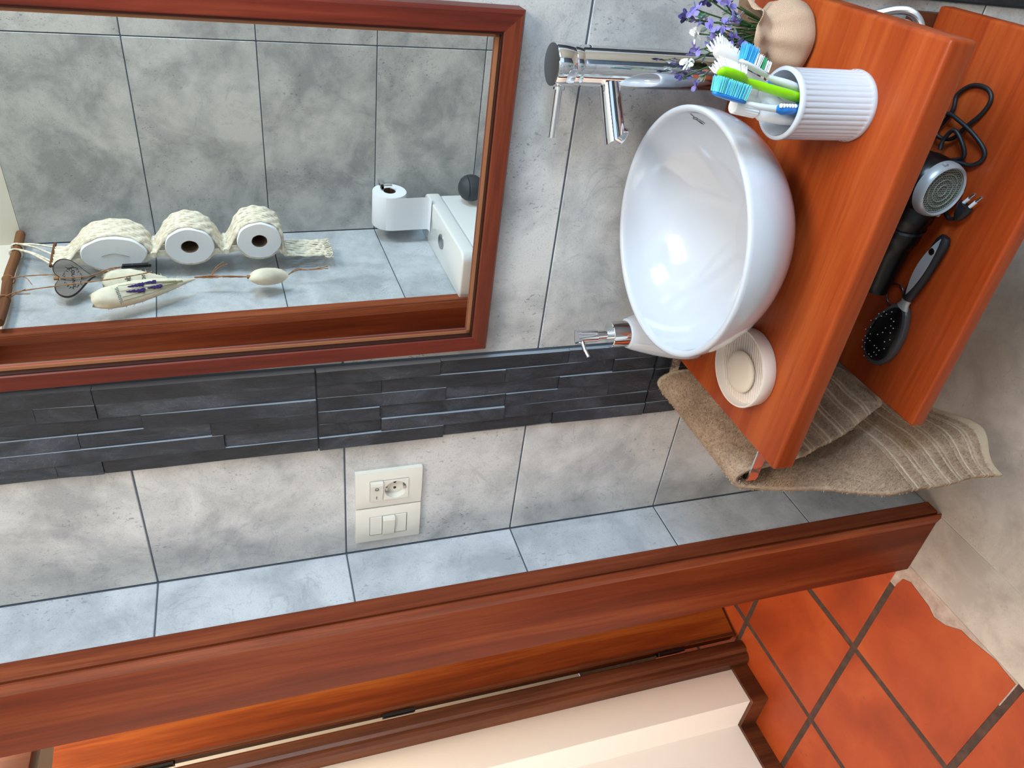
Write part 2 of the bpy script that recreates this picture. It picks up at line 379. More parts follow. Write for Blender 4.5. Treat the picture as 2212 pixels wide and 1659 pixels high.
tile_box('threshold_tile', (-0.164, -0.80, -0.01), (-0.0012, -0.157, 0.0), M_floor, fl, 0.0008)
box('plinth_gap', (-0.164, -0.157, -0.01), (-0.0, -0.0, -0.001), M_floor, fl)

# slate strips ------------------------------------------------------------
PAT = [[0, .33, .71, 1], [0, .17, .52, .86, 1], [0, .35, .69, 1], [0, .165, .53, .86, 1], [0, .17, .53, 1], [0, .35, .69, 1]]
def slate_strip(x0, x1, name):
    root = empty(name, ((x0 + x1) / 2, 0, 0), kind='structure')
    box('backing', (x0 + 0.001, -0.0025, 0.0), (x1 - 0.001, 0.004, 1.92), M_sback, root)
    w = (x1 - x0) / 6; zs = [1.925, 1.322, 0.733, 0.147, 0.0]
    for p in range(4):
        zt, zb = zs[p] - 0.001, zs[p + 1] + 0.001
        for c in range(6):
            xa, xb = x1 - (c + 1) * w + 0.0004, x1 - c * w - 0.0004
            cuts = PAT[c] if p == 1 else [0] + sorted(min(.93, max(.07, (k + 1) / 3 + random.uniform(-.22, .12))) for k in range(2)) + [1]
            if p == 3: cuts = [0, 1]
            for a, b in zip(cuts[:-1], cuts[1:]):
                za, zc = zt - (zt - zb) * b + 0.0004, zt - (zt - zb) * a - 0.0004
                d = random.uniform(0.006, 0.0115); tl = random.uniform(-.0015, .0015)
                nx, nz = 3, 5; v = []; f = []
                for i in range(nx):
                    for j in range(nz):
                        e = (i in (0, nx - 1)) or (j in (0, nz - 1))
                        v.append((xa + (xb - xa) * i / (nx - 1), -d + tl * (j / (nz - 1) - .5) * 2 + random.uniform(-.0012, .0012) * (0.5 if e else 1), za + (zc - za) * j / (nz - 1)))
                for i in range(nx - 1):
                    for j in range(nz - 1): f.append((i * nz + j, (i + 1) * nz + j, (i + 1) * nz + j + 1, i * nz + j + 1))
                n0 = len(v); ring = [i * nz for i in range(nx)] + [(nx - 1) * nz + j for j in range(1, nz)] + [i * nz + nz - 1 for i in range(nx - 2, -1, -1)] + [j for j in range(nz - 2, 0, -1)]
                for r in ring: v.append((v[r][0], 0.002, v[r][2]))
                L = len(ring)
                for k in range(L): f.append((ring[k], ring[(k + 1) % L], n0 + (k + 1) % L, n0 + k))
                so0 = obj('stone', v, f, M_slate, root); so0.data.materials.append(M_sedge)
                for pg0 in so0.data.polygons:
                    if abs(pg0.normal.y) < 0.4 and pg0.normal.x > 0.7: pg0.material_index = 1  # only sides towards the window take the painted-in light
slate_strip(0.266, 0.4205, 'trim_1'); slate_strip(0.987, 1.135, 'trim_2')

# bathroom door frame -----------------------------------------------------
d1 = empty('door_1', (-0.08, -0.14, 0), kind='structure')
cas = [(-0.004, -0.1148), (0.003, -0.1148), (0.0045, -0.117), (0.0045, -0.1455), (0.002, -0.1480), (-0.0035, -0.1485), (-0.0035, -0.1535), (0.002, -0.1540), (0.0058, -0.1555), (0.0062, -0.1585), (-0.004, -0.1615)]
prism('casing', [(p[0], p[1]) for p in cas] + [(-0.02, -0.158), (-0.02, -0.1148)], 'z', 0, DOORTOP, M_casing, d1)
prism('casing', [(p[0], -0.955 - p[1] - 0.0145) for p in cas] + [(-0.02, -0.812), (-0.02, -0.8547)], 'z', 0, DOORTOP, M_casing, d1)
box('jamb', (-0.176, -0.158, 0), (-0.003, -0.134, DOORTOP), M_jamb, d1, 0.002)
box('jamb', (-0.176, -0.823, 0), (-0.003, -0.811, DOORTOP), M_jamb, d1, 0.002)
box('head', (-0.176, -0.823, DOORTOP), (0.0035, -0.134, DOORTOP + 0.03), M_jamb, d1)

# ------------------------------------------------------------------ hall beyond the door
fh = box('floor_hall', (-2.3, -2.3, -0.06), (-0.165, 1.6, -0.0016), M_tgrout); tag(fh, kind='structure')
tx = [-1.497, -1.163, -0.83, -0.496, -0.172]; ty = [-2.144, -1.811, -1.478, -1.145, -0.811, -0.478, -0.145, 0.196, 0.53, 0.86, 1.2, 1.53]
for i in range(4):
    for j in range(len(ty) - 1):
        a, b = (tx[i] + 0.0088, ty[j] + 0.0088), (tx[i + 1] - 0.0088, ty[j + 1] - 0.0088)
        if i == 3 and j == 5:     # the broken tile at the threshold
            poly = [(a[0], a[1]), (-0.172, a[1]), (-0.167, -0.415), (-0.180, -0.352), (-0.182, -0.327), (-0.207, -0.295), (-0.216, -0.266), (-0.205, -0.243), (-0.197, -0.180), (-0.208, -0.160), (-0.235, b[1]), (a[0], b[1])]
            prism('terracotta_tile', poly, 'z', -0.02, 0.0, M_terra, fh)
        elif i == 3: tile_box('terracotta_tile', (a[0], a[1], -0.02), (-0.170, b[1], 0.0), M_terra, fh, 0.0009)
        else: tile_box('terracotta_tile', (a[0], a[1], -0.02), (b[0], b[1], random.uniform(-0.0005, 0.0008)), M_terra, fh, 0.0009)
box('cement_patch', (-0.245, -0.472, -0.02), (-0.1645, -0.13, -0.0012), M_cement, fh)
wh = MB()
for a, b in [((-1.3, -2.3, 0), (-1.10, 0.012, 2.45)), ((-1.3, 0.012, 0), (-0.965, 0.186, 2.45)), ((-1.3, 0.95, 0), (-0.965, 1.6, 2.45)), ((-1.3, 0.186, 2.07), (-0.965, 0.95, 2.45))]: wh.add(*boxvf(a, b))
tag(wh.obj('wall_hall', M_cream), kind='structure')
we = MB()
for a, b in [((-2.3, -2.4, 0), (-0.0, -2.3, 2.45)), ((-2.3, 1.6, 0), (0.0, 1.7, 2.45)), ((-2.4, -2.3, 0), (-2.3, 1.6, 2.45)), ((-2.3, -2.3, 2.45), (-1.3, 1.6, 2.5)), ((-0.165, -2.3, 0), (-0.05, -1.4, 2.45))]: we.add(*boxvf(a, b))
tag(we.obj('wall_outer', M_cream), kind='structure')
bb = prism('baseboard_hall', [(-0.967, 0.128), (-0.954, 0.128), (-0.954, 0.000), (-1.088, 0.000), (-1.088, -2.3), (-1.102, -2.3), (-1.102, 0.013), (-0.967, 0.013)], 'z', 0, 0.056, M_dkwood)
tag(bb, kind='structure')
d2 = empty('door_2', (-0.93, 0.55, 0), kind='structure')
casp = [(-0.97, 0.124), (-0.935, 0.124), (-0.925, 0.128), (-0.918, 0.137), (-0.918, 0.146), (-0.908, 0.152), (-0.905, 0.165), (-0.907, 0.180), (-0.915, 0.188), (-0.97, 0.190)]
prism('casing', casp, 'z', 0, 2.10, M_dkwood, d2)
prism('casing', [(x, 1.137 - y) for x, y in casp], 'z', 0, 2.10, M_dkwood, d2)
box('head', (-0.97, 0.126, 2.04), (-0.905, 1.0, 2.20), M_dkwood, d2, 0.003)
box('jamb', (-1.3, 0.186, 0), (-0.965, 0.194, 2.04), M_dkwood, d2)
lf = MB(); hv = Vector((-0.910, 0.207, 0)); dv = Vector((0.245, 0.97, 0)).normalized(); nv = Vector((dv[1], -dv[0], 0))
def leafbox(u0, u1, w0, w1, z0, z1):
    v, f = boxvf((u0, w0, z0), (u1, w1, z1)); return [tuple(hv + dv * p[0] + nv * p[1] + Vector((0, 0, p[2]))) for p in v], f
lf.add(*leafbox(0, 0.66, -0.038, 0, 0.012, 1.985)).obj('door_leaf', M_leaf, d2)
MB().add(*leafbox(0.002, 0.010, 0.0, 0.004, 0.012, 1.985)).obj('leaf_edge_bead', M_dkwood, d2)
for z in (0.25, 1.12, 1.75):
    hg = MB(); hg.add(*lathevf([(0.0065, -0.045), (0.0065, 0.045)], (-0.912, 0.199, z), 12)); hg.add(*leafbox(-0.008, 0.02, -0.03, -0.02, z - 0.045, z + 0.045)); hg.obj('hinge', M_black, d2)

# ------------------------------------------------------------------ mirror
def tilt(p): return (p[0], p[1] - 0.023 * (p[0] - 0.68) - 0.024 * (p[2] - 1.06), p[2])
mr = empty('wall_mirror', (0.69, -0.01, 1.06), 'large wall mirror in a dark red-brown wooden frame with mitred corners', 'mirror')
X0, X1, Z0, Z1 = 0.446, 0.938, 1.059, 1.90
def frame_member(name, ax, m):
    # profile: (inset from the outer edge, y)
    pr = [(0.0, 0.004), (0.0, -0.024), (0.004, -0.030), (0.024, -0.0275), (0.0262, -0.0255), (0.027, -0.0165), (0.033, -0.0165), (0.034, -0.0085), (0.034, 0.004)]
    def corner(sx, sz, ins): return ((X0 + ins) if sx == 0 else (X1 - ins), (Z0 + ins) if sz == 0 else (Z1 - ins))
    a, b = ax; v = []; n = len(pr)
    for (sx, sz) in (a, b):
        for ins, y in pr:
            x, z = corner(sx, sz, ins); v.append(tilt((x, y, z)))
    f = [(i, (i + 1) % n, n + (i + 1) % n, n + i) for i in range(n)] + [tuple(range(n)), tuple(range(n, 2 * n))]
    return obj(name, v, f, m, mr)
frame_member('frame_side', ((0, 0), (0, 1)), M_frame_z); frame_member('frame_side', ((1, 0), (1, 1)), M_frame_z)
frame_member('frame_rail', ((0, 0), (1, 0)), M_frame_x); frame_member('frame_rail', ((0, 1), (1, 1)), M_frame_x)
lip = MB()
for a, b in [((X0 + .0275, -.0172, Z0 + .0275), (X0 + .0330, -.0095, Z1 - .0275)), ((X1 - .033, -.0172, Z0 + .0275), (X1 - .0275, -.0095, Z1 - .0275)), ((X0 + .0275, -.0172, Z0 + .0275), (X1 - .0275, -.0095, Z0 + .033))]:
    v, f = boxvf(a, b); lip.add([tilt(p) for p in v], f)
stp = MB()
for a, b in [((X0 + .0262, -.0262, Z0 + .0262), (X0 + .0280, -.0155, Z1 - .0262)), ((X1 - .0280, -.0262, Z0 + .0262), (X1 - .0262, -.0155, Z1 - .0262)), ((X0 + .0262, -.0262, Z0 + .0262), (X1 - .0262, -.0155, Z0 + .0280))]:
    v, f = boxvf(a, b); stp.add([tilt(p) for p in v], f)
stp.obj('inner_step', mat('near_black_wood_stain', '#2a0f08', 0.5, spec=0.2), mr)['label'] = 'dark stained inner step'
lip.obj('raw_inner_edge', M_lip, mr)['label'] = 'pale worn inner edge'
v, f = boxvf((X0 + 0.02, -0.0135, Z0 + 0.02), (X1 - 0.02, -0.0085, Z1 - 0.02)); obj('mirror_glass', [tilt(p) for p in v], f, M_mirror, mr)

# ------------------------------------------------------------------ socket and switch plates
def plate(x0, x1, z0, z1, label, kind):
    r = empty('socket_plate' if kind == 's' else 'switch_plate', ((x0 + x1) / 2, 0, z0), label, 'socket' if kind == 's' else 'switch', None)
    xm, zm = (x0 + x1) / 2, (z0 + z1) / 2
    # gently pillowed plate with an opening for the modules
    us = [x0, x0 + .004, x0 + .010, xm - .0235, xm - .008, xm + .008, xm + .0235, x1 - .010, x1 - .004, x1]; ws = [z0, z0 + .004, z0 + .012, zm - .034, zm - .012, zm + .012, zm + .034, z1 - .012, z1 - .004, z1]
    nx, nz = 10, 10; v = []; f = []
    for i in range(nx):
        for j in range(nz):
            u, w = (us[i] - x0) / (x1 - x0), (ws[j] - z0) / (z1 - z0)
            v.append((us[i], -0.0075 - 0.0035 * (1 - abs(2 * u - 1) ** 3) * (1 - 0.4 * abs(2 * w - 1) ** 4), ws[j]))
    for i in range(nx - 1):
        for j in range(nz - 1):
            if 3 <= i < 6 and 3 <= j < 6: continue
            f.append((i * nz + j, (i + 1) * nz + j, (i + 1) * nz + j + 1, i * nz + j + 1))
    ring = [i * nz for i in range(nx)] + [(nx - 1) * nz + j for j in range(1, nz)] + [i * nz + nz - 1 for i in range(nx - 2, -1, -1)] + list(range(nz - 2, 0, -1))
    n0 = len(v)
    for k in ring: v.append((v[k][0], 0.0005, v[k][2]))
    for k in range(len(ring)): f.append((ring[k], ring[(k + 1) % len(ring)], n0 + (k + 1) % len(ring), n0 + k))
    o = obj('cover_plate', v, f, M_plate, r); shade_auto(o, 0.7)
    return r, xm, zm
def modbox(name, x0, x1, z0, z1, y0, y1, r, m=None): return box(name, (x0, y1, z0), (x1, y0, z1), m or M_plate, r, 0.0007, 1)
r, xm, zm = plate(0.117, 0.200, 1.147, 1.264, 'ivory wall plate with a round socket and a small O I rocker switch', 's')
modbox('module_frame', xm - .0245, xm + .0245, zm - .035, zm + .035, 0.0008, -.0006, r, M_grout)
rk = obj('rocker', [(xm - .0225, -.0125, zm + .0115), (xm + .0225, -.0165, zm + .0115), (xm + .0225, -.0165, zm + .0335), (xm - .0225, -.0125, zm + .0335), (xm - .0225, -.008, zm + .0115), (xm + .0225, -.008, zm + .0115), (xm + .0225, -.008, zm + .0335), (xm - .0225, -.008, zm + .0335), (xm + .0165, -.0172, zm + .0115), (xm + .0165, -.0172, zm + .0335)],
    [(0, 8, 9, 3), (8, 1, 2, 9), (4, 7, 6, 5), (0, 3, 7, 4), (1, 5, 6, 2), (0, 4, 5, 1, 8), (3, 9, 2, 6, 7)], M_plate, r)
text('rocker_marking', 'O', 0.009, frame((xm + .009, -.0168, zm + .0225), (0, 0, -1), (1, 0, 0)), M_ink, rk)
text('rocker_marking', 'I', 0.009, frame((xm - .013, -.0146, zm + .0225), (0, 0, -1), (1, 0, 0)), M_ink, rk)
# round socket: square insert with a recessed cup
sc = (xm, zm - .0115); R1, R2 = .0195, .0185
sq = []; seg = 40
v = []; f = []
for i in range(seg):
    a = 2 * math.pi * i / seg; c_, s_ = math.cos(a), math.sin(a); k = .0222 / max(abs(c_), abs(s_))
    for rr, y in ((k, -.0010), (k, -.0123), (R1, -.0123), (R2, -.0008)): v.append((sc[0] + rr * c_, y, sc[1] + rr * s_))
    v.append((sc[0], -.0008, sc[1]))
for i in range(seg):
    j = (i + 1) % seg
    for q in range(4): f.append((i * 5 + q, j * 5 + q, j * 5 + q + 1, i * 5 + q + 1))
so = clean(obj('socket_cup', v, f, M_plate, r), 1e-5)
for dx in (.0068, -.0068): lathe('pin_hole', [(0.0026, -0.0006), (0.0026, 0.0003)], (sc[0] + dx + .001, -.0008, sc[1]), M_black, so, 14, 'y')
for dz in (.016, -.016): box('earth_clip', (sc[0] - .003, -.009, sc[1] + dz - .0018), (sc[0] + .003, .001, sc[1] + dz + .0018), M_chrome_d, so)
r, xm, zm = plate(0.031, 0.1135, 1.147, 1.264, 'ivory wall plate with one tall light switch between two blanks', 'w')
modbox('module_frame', xm - .0245, xm + .0245, zm - .035, zm + .035, 0.0008, -.0006, r, M_grout)
modbox('blank_insert', xm - .0225, xm + .0225, zm + .0116, zm + .0332, -.0008, -.0112, r)
modbox('blank_insert', xm - .0225, xm + .0225, zm - .0332, zm - .0116, -.0008, -.0112, r)
obj('rocker', [(xm - .0225, -.0128, zm - .0108), (xm + .0225, -.0165, zm - .0108), (xm + .0225, -.0165, zm + .0108), (xm - .0225, -.0128, zm + .0108), (xm - .0225, -.008, zm - .0108), (xm + .0225, -.008, zm - .0108), (xm + .0225, -.008, zm + .0108), (xm - .0225, -.008, zm + .0108), (xm + .0165, -.0178, zm - .0108), (xm + .0165, -.0178, zm + .0108)],
    [(0, 8, 9, 3), (8, 1, 2, 9), (4, 7, 6, 5), (0, 3, 7, 4), (1, 5, 6, 2), (0, 4, 5, 1, 8), (3, 9, 2, 6, 7)], M_plate, r)

# ------------------------------------------------------------------ countertop and shelf
ZT = 0.7275
ct = box('countertop', (0.4225, -0.346, 0.692), (0.990, -0.0005, ZT), M_counter, None, 0.005, 3)
tag(ct, 'thick orange-brown wooden countertop plank carrying the white basin', 'countertop')
sh = empty('lower_shelf', (0.70, -0.15, 0.40), 'red-brown wooden shelf plank mounted below the countertop', 'shelf')
box('plank', (0.418, -0.292, 0.401), (0.981, -0.018, 0.427), M_shelf, sh, 0.005, 3)
box('wall_batten', (0.44, -0.0185, 0.40), (0.970, -0.0005, 0.464), M_dkwood, sh, 0.002)

# ------------------------------------------------------------------ basin
bx, by, BR, BZ = 0.7065, -0.173, 0.161, 0.870
H = BZ - ZT
def bowl_r(t): return 0.050 + (BR - 0.050) * (1 - (1 - t) ** 2.25) ** 0.96
outer = [(bowl_r((i / 32) ** 1.6), H * (i / 32) ** 1.6) for i in range(32)] + [(BR, H - 0.0025)]
RI = BR - 0.0080
inner = [(RI, H - 0.0025)]
for i in range(1, 30):
    t = 1 - i / 30; hh = 0.012 + (H - 0.0145) * t ** 1.5; inner.append((max(0.022, bowl_r(max(0.0, hh - 0.0075 * (1 - t)) / H) - 0.0080 - 0.004 * (1 - t)), hh))
inner.append((0.022, 0.012))
prof = [(0.0, 0.0)] + outer + [(BR - 0.0012, H - 0.0008), (BR - 0.0035, H), (BR - 0.0062, H - 0.0008)] + inner + [(0.0, 0.012)]
ba = empty('basin', (bx, by, ZT), 'white round ceramic vessel basin standing on the wooden countertop', 'basin')
lathe('bowl', prof, (bx, by, ZT), M_ceramic, ba, 128, ang=1.2)
lathe('drain', [(0.0, 0.0135), (0.016, 0.0135), (0.020, 0.0145), (0.021, 0.0125), (0.021, 0.011)], (bx, by, ZT), M_chrome, ba, 32)
# printed mark inside the rim, right-hand side
a0 = math.radians(-4)
def inner_pt(az, h):
    for k in range(len(inner) - 1):
        (r1, h1), (r2, h2) = inner[k], inner[k + 1]
        if h2 <= h <= h1:
            t = (h - h2) / (h1 - h2 + 1e-9); rr = r2 + (r1 - r2) * t - 0.0005; return Vector((bx + rr * math.cos(az), by + rr * math.sin(az), ZT + h))
mk = MB()
def stroke(pts, w): 
    P = [inner_pt(math.radians(28 - (a - 4) * 1.3), 0.110 + (h - 0.123) * 1.35) for a, h in pts]; mk.add(*tubevf([tuple(p) for p in P], w, 5))
stroke([(4 + 0.9 * math.cos(t), 0.123 + 0.0024 * math.sin(t)) for t in np.linspace(0, 6.28, 13)], 0.0003)
stroke([(5, 0.126), (6.5, 0.131), (7.5, 0.134)], 0.0003); stroke([(3.4, 0.121), (2.6, 0.116), (2.3, 0.113)], 0.0003)
stroke([(4.4, 0.120), (4.0, 0.114), (3.6, 0.112)], 0.0003); stroke([(3.0, 0.117), (2.6, 0.113), (2.2, 0.1115)], 0.0003)
mk.obj('printed_mark', M_ink, ba)

# ------------------------------------------------------------------ mixer tap
fx, fy = 0.882, -0.047
fa = empty('mixer_tap', (fx, fy, ZT), 'tall chrome single-lever mixer tap behind the basin', 'tap')
lathe('column', [(0.0, 0), (0.030, 0), (0.030, 0.004), (0.0245, 0.006), (0.0245, 0.258), (0.0238, 0.2595), (0.0238, 0.2605), (0.0, 0.261)], (fx, fy, ZT), M_chrome, fa, 64)
lathe('collar', [(0.0, 0.2607), (0.0243, 0.2607), (0.0246, 0.262), (0.0246, 0.270), (0.024, 0.2712), (0.0, 0.2712)], (fx, fy, ZT), M_chrome, fa, 64)
lathe('cap', [(0.0, 0.2713), (0.0255, 0.2713), (0.0262, 0.2725), (0.0262, 0.2945), (0.0254, 0.2957), (0.0, 0.2960)], (fx, fy, ZT), M_chrome, fa, 64)
lathe('cap_top', [(0.0, 0.2961), (0.0248, 0.2961), (0.0248, 0.2966), (0.0, 0.2967)], (fx, fy, ZT), M_chrome_d, fa, 48)['label'] = 'dull grey cap top'
S0 = Vector((fx, fy, 0.947)); S1 = Vector((0.803, -0.094, 0.941)); sd = (S1 - S0).normalized()
SP = [S0 + sd * t for t in (0.012, 0.05, 0.085)]
v, f = tubevf([tuple(p) for p in SP], 0.0135, 32)
v = [list(p) for p in v]
for k in range(32):                      # the mouth is cut at a slant, lower side shorter
    i = 2 * 32 + k; p = Vector(v[i]); v[i] = tuple(p + sd * ((p.z - SP[2].z) * 0.55 + 0.004))
o = obj('spout', v, f, M_chrome, fa); shade_auto(o, 0.8)
ae = S0 + sd * 0.083 + Vector((0, 0, -0.006)); an = (sd * 0.55 + Vector((0, 0, -0.85))).normalized()
tube('aerator', [tuple(ae - an * 0.003), tuple(ae + an * 0.0075), tuple(ae + an * 0.009)], [0.0112, 0.0112, 0.010], M_chrome, fa, 28)
L0 = Vector((fx, fy, 1.010)); L1 = Vector((0.7955, -0.060, 1.0145)); ld = (L1 - L0).normalized()
tube('lever', [tuple(L0 + ld * 0.02), tuple(L0 + ld * 0.06), tuple(L1)], 0.0047, M_chrome, fa, 20)
tube('lever_boss', [tuple(L0 + ld * 0.0225), tuple(L0 + ld * 0.029)], 0.0075, M_chrome, fa, 20)

# ------------------------------------------------------------------ soap dispenser
dx, dy = 0.492, -0.074
sd_ = empty('soap_dispenser', (dx, dy, ZT), 'white flared soap pump bottle with chrome pump behind the basin', 'soap dispenser')
lathe('bottle', [(0.0, 0), (0.049, 0), (0.051, 0.003), (0.0495, 0.02), (0.045, 0.045), (0.038, 0.075), (0.0305, 0.100), (0.026, 0.114), (0.0235, 0.119), (0.019, 0.1205), (0.0, 0.1205)], (dx, dy, ZT), M_ceramic, sd_, 56)
lathe('collar', [(0.0, 0.1205), (0.0205, 0.1205), (0.0205, 0.148), (0.0195, 0.149), (0.0, 0.149)], (dx, dy, ZT), M_chrome, sd_, 40)
lathe('pump_stem', [(0.0, 0.149), (0.0075, 0.149), (0.0075, 0.170), (0.0095, 0.171), (0.0095, 0.199), (0.0115, 0.200), (0.0115, 0.205), (0.0, 0.206)], (dx, dy, ZT), M_chrome, sd_, 28)
tube('nozzle', [(dx, dy, ZT + 0.198), (dx - 0.012, dy - 0.020, ZT + 0.197), (dx - 0.018, dy - 0.030, ZT + 0.194)], [0.0035, 0.0033, 0.003], M_chrome, sd_, 12)

# ------------------------------------------------------------------ soap dish
sx, sy = 0.527, -0.236
ds = empty('soap_dish', (sx, sy, ZT), 'cream round ribbed soap dish on the left of the countertop', 'soap dish')
lathe('dish_body', [(0.0, 0), (0.054, 0), (0.056, 0.002), (0.0585, 0.022), (0.0575, 0.0238), (0.0555, 0.0238), (0.0535, 0.015), (0.0515, 0.0125), (0.0, 0.011)], (sx, sy, ZT), M_dish, ds, 72)
rb = MB(); ra = math.radians(35); rd = np.array([math.cos(ra), math.sin(ra)]); rn = np.array([-rd[1], rd[0]])
for k in range(-12, 13):
    off = k * 0.0041; hl = math.sqrt(max(0.0, 0.0525 ** 2 - off * off))
    if hl < 0.008: continue
    P = [tuple(np.array([sx, sy]) + rn * off + rd * t) + (ZT + 0.0128,) for t in (-hl, 0, hl)]
    rb.add(*tubevf(P, 0.0013, 6))
rb.obj('ribs', M_dish, ds)['kind'] = 'stuff'
sp_ = tag(lathe('soap_bar', [(0.0, 0.0), (0.022, 0.0), (0.029, 0.002), (0.031, 0.005), (0.0295, 0.008), (0.024, 0.0100), (0.012, 0.0112), (0.0, 0.0115)], (sx - 0.006, sy - 0.002, ZT + 0.0138), M_soap, None, 48, ang=2), 'round cream bar of soap lying in the ribbed dish', 'soap')

# ------------------------------------------------------------------ tumbler with toothbrushes
cx, cy, CR, CH = 0.897, -0.246, 0.0375, 0.1005
cu = empty('tumbler', (cx, cy, ZT), 'white fluted ceramic tumbler holding the toothbrushes', 'tumbler')
seg = 304; v = []; f = []
prof = [(0.0, 0.0, 0), (CR + .0012, 0.0, 0), (CR + .0022, 0.003, 0), (CR + .0014, 0.0065, 0), (CR - .0002, 0.0085, 1), (CR - .0002, 0.092, 1), (CR + .0008, 0.0945, 0), (CR + .0014, 0.0985, 0), (CR, CH, 0), (CR - .003, CH, 0), (CR - .0042, 0.096, 0), (CR - .0046, 0.008, 0), (0.0, 0.0065, 0)]
n = len(prof)
for i in range(seg):
    a = 2 * math.pi * i / seg
    for r_, h_, fl_ in prof:
        rr = r_ + (0.0014 * abs(math.cos(a * 19)) ** 0.5 - 0.0007 if fl_ else 0)
        v.append((cx + rr * math.cos(a), cy + rr * math.sin(a), ZT + h_))
for i in range(seg):
    j = (i + 1) % seg
    for k in range(n - 1): f.append((i * n + k, j * n + k, j * n + k + 1, i * n + k + 1))
o = clean(obj('fluted_cup', v, f, M_ceramic, cu)); shade_auto(o, 1.0)

def ell(P, rr, m, name, parent, seg=14, up=None): return tube(name, P, rr, m, parent, seg, 1.0, up)
def brush(label, low, mouth, neck, head0, head1, bd, mhandle, mhead, tufts, rad=0.0048, headw=0.0062, headt=0.0028, blen=0.0105, extras=None):
    """low, mouth, neck, head0, head1: points along the brush; bd: direction the bristles point"""
    low, mouth, neck, head0, head1, bd = map(Vector, (low, mouth, neck, head0, head1, bd))
    r = empty('toothbrush', low, label, 'toothbrush', 'toothbrushes in the tumbler')
    hd = (head1 - head0).normalized(); bd = (bd - hd * bd.dot(hd)).normalized()
    P = catmull([low, low.lerp(mouth, 0.5), mouth, neck, head0], 8); nP = len(P)
    R_ = []
    for i in range(nP):
        t = i / (nP - 1); k = rad * (0.8 + 0.2 * math.sin(t * 3.0)) if t < 0.55 else rad * (1 - (t - 0.55) * 1.15)
        R_.append((max(k * 0.8, 0.0021), max(k, 0.0024)))
    ell(P, R_, mhandle, 'handle', r, 14, tuple(bd))
    HP = [head0 - hd * 0.002, head0 + hd * 0.003, head0.lerp(head1, 0.3), head0.lerp(head1, 0.6), head0.lerp(head1, 0.85), head1 - hd * 0.0012, head1]
    HR = [(0.0019, 0.0024), (headt * .8, headw * .75), (headt, headw), (headt, headw), (headt * .95, headw * .85), (headt * .7, headw * .5), (0.0004, 0.0006)]
    ell([tuple(p) for p in HP], HR, mhead, 'head', r, 16, tuple(bd))
    L = (head1 - head0).length; sd2 = hd.cross(bd)
    for name, m, t0, t1, ln, splay in tufts:
        mb = MB()
        nr = max(2, int(L * (t1 - t0) / 0.0021))
        for i in range(nr):
            for j in range(-2, 3):
                b = head0 + hd * L * (t0 + (t1 - t0) * (i + 0.5) / nr) + sd2 * (j * headw * 0.36) + bd * headt * 0.6
                for q in range(5):
                    jt = hd * random.uniform(-.0009, .0009) + sd2 * random.uniform(-.0009, .0009)
                    tip = b + jt + bd * (ln * random.uniform(.9, 1.06)) + hd * (splay * (i / max(1, nr - 1) - .35)) + sd2 * (j * splay * 0.18)
                    mb.add(*tubevf([tuple(b + jt), tuple(tip)], [0.00036, 0.00024], 4))
        o = mb.obj(name, m, r); o['kind'] = 'stuff'
    if extras: extras(r)
    return r
def g_ex(r): pass
G0 = brush('lime green toothbrush with white bristles, nearest of the four', (0.889, -0.228, 0.742), (0.9108, -0.2690, 0.828), (0.9228, -0.2702, 0.8872), (0.9262, -0.2728, 0.899), (0.9353, -0.2764, 0.9357), (0.50, 0.75, 0.05), M_lime, M_lime, [('bristles', M_wbr, 0.05, 0.98, 0.0090, 0.005)], 0.0058, 0.0076, 0.0036)
W0 = brush('white toothbrush with a broad oval head and its back turned forward', (0.884, -0.254, 0.742), (0.905, -0.250, 0.828), (0.923, -0.248, 0.870), (0.9305, -0.2461, 0.8889), (0.9507, -0.2414, 0.9237), (0.42, 0.80, -0.25), M_white, M_white, [('bristles', M_wbr, 0.15, 1.0, 0.0080, 0.005)], 0.0045, 0.0095, 0.0030)
tube('blue_grip', [(0.9078, -0.2497, 0.834), (0.9128, -0.2492, 0.845), (0.9170, -0.2487, 0.8545)], [0.0049, 0.0047, 0.0041], M_blue, W0, 14)
W2 = brush('pale grey toothbrush with blue, white and green bristles', (0.886, -0.232, 0.742), (0.9193, -0.2612, 0.828), (0.9262, -0.2615, 0.858), (0.9293, -0.2619, 0.867), (0.9431, -0.2628, 0.9047), (0.75, 0.25, -0.15), M_pgrey, M_pgrey,
      [('blue_bristles', M_cyan, 0.62, 0.97, 0.0155, 0.003), ('white_bristles', M_wbr, 0.36, 0.62, 0.012, 0.002), ('green_bristles', M_gbr, 0.22, 0.36, 0.0115, 0.0), ('white_bristles', M_wbr, 0.04, 0.22, 0.0105, 0.0)], 0.0054)
B0 = brush('blue and white toothbrush with teal bristles, lowest over the tumbler rim', (0.900, -0.226, 0.742), (0.8985, -0.2730, 0.828), (0.9015, -0.2795, 0.870), (0.9055, -0.2778, 0.8966), (0.9160, -0.2856, 0.9415), (0.85, 0.10, 0.05), M_pgrey, M_blue,
      [('teal_bristles', M_teal, 0.05, 0.98, 0.0145, 0.003), ('blue_bristles', M_cyan, 0.2, 0.75, 0.012, 0.001)], 0.0056)
tube('blue_grip', [(0.8990, -0.2640, 0.812), (0.8985, -0.2740, 0.830), (0.8996, -0.2795, 0.848), (0.9008, -0.2803, 0.859)], [0.0056, 0.0060, 0.0058, 0.0030], M_blue, B0, 14, 0.9)
gr = MB()
for k in range(6):
    t = k / 5; p = Vector((0.8986, -0.2745, 0.831)).lerp(Vector((0.9000, -0.2798, 0.853)), t); gr.add(*tubevf([tuple(p + Vector((0.0045, -0.0035, -0.0006))), tuple(p + Vector((0.0050, -0.0040, 0.0010)))], 0.0022, 8))
gr.obj('grip_ridges', M_white, B0)
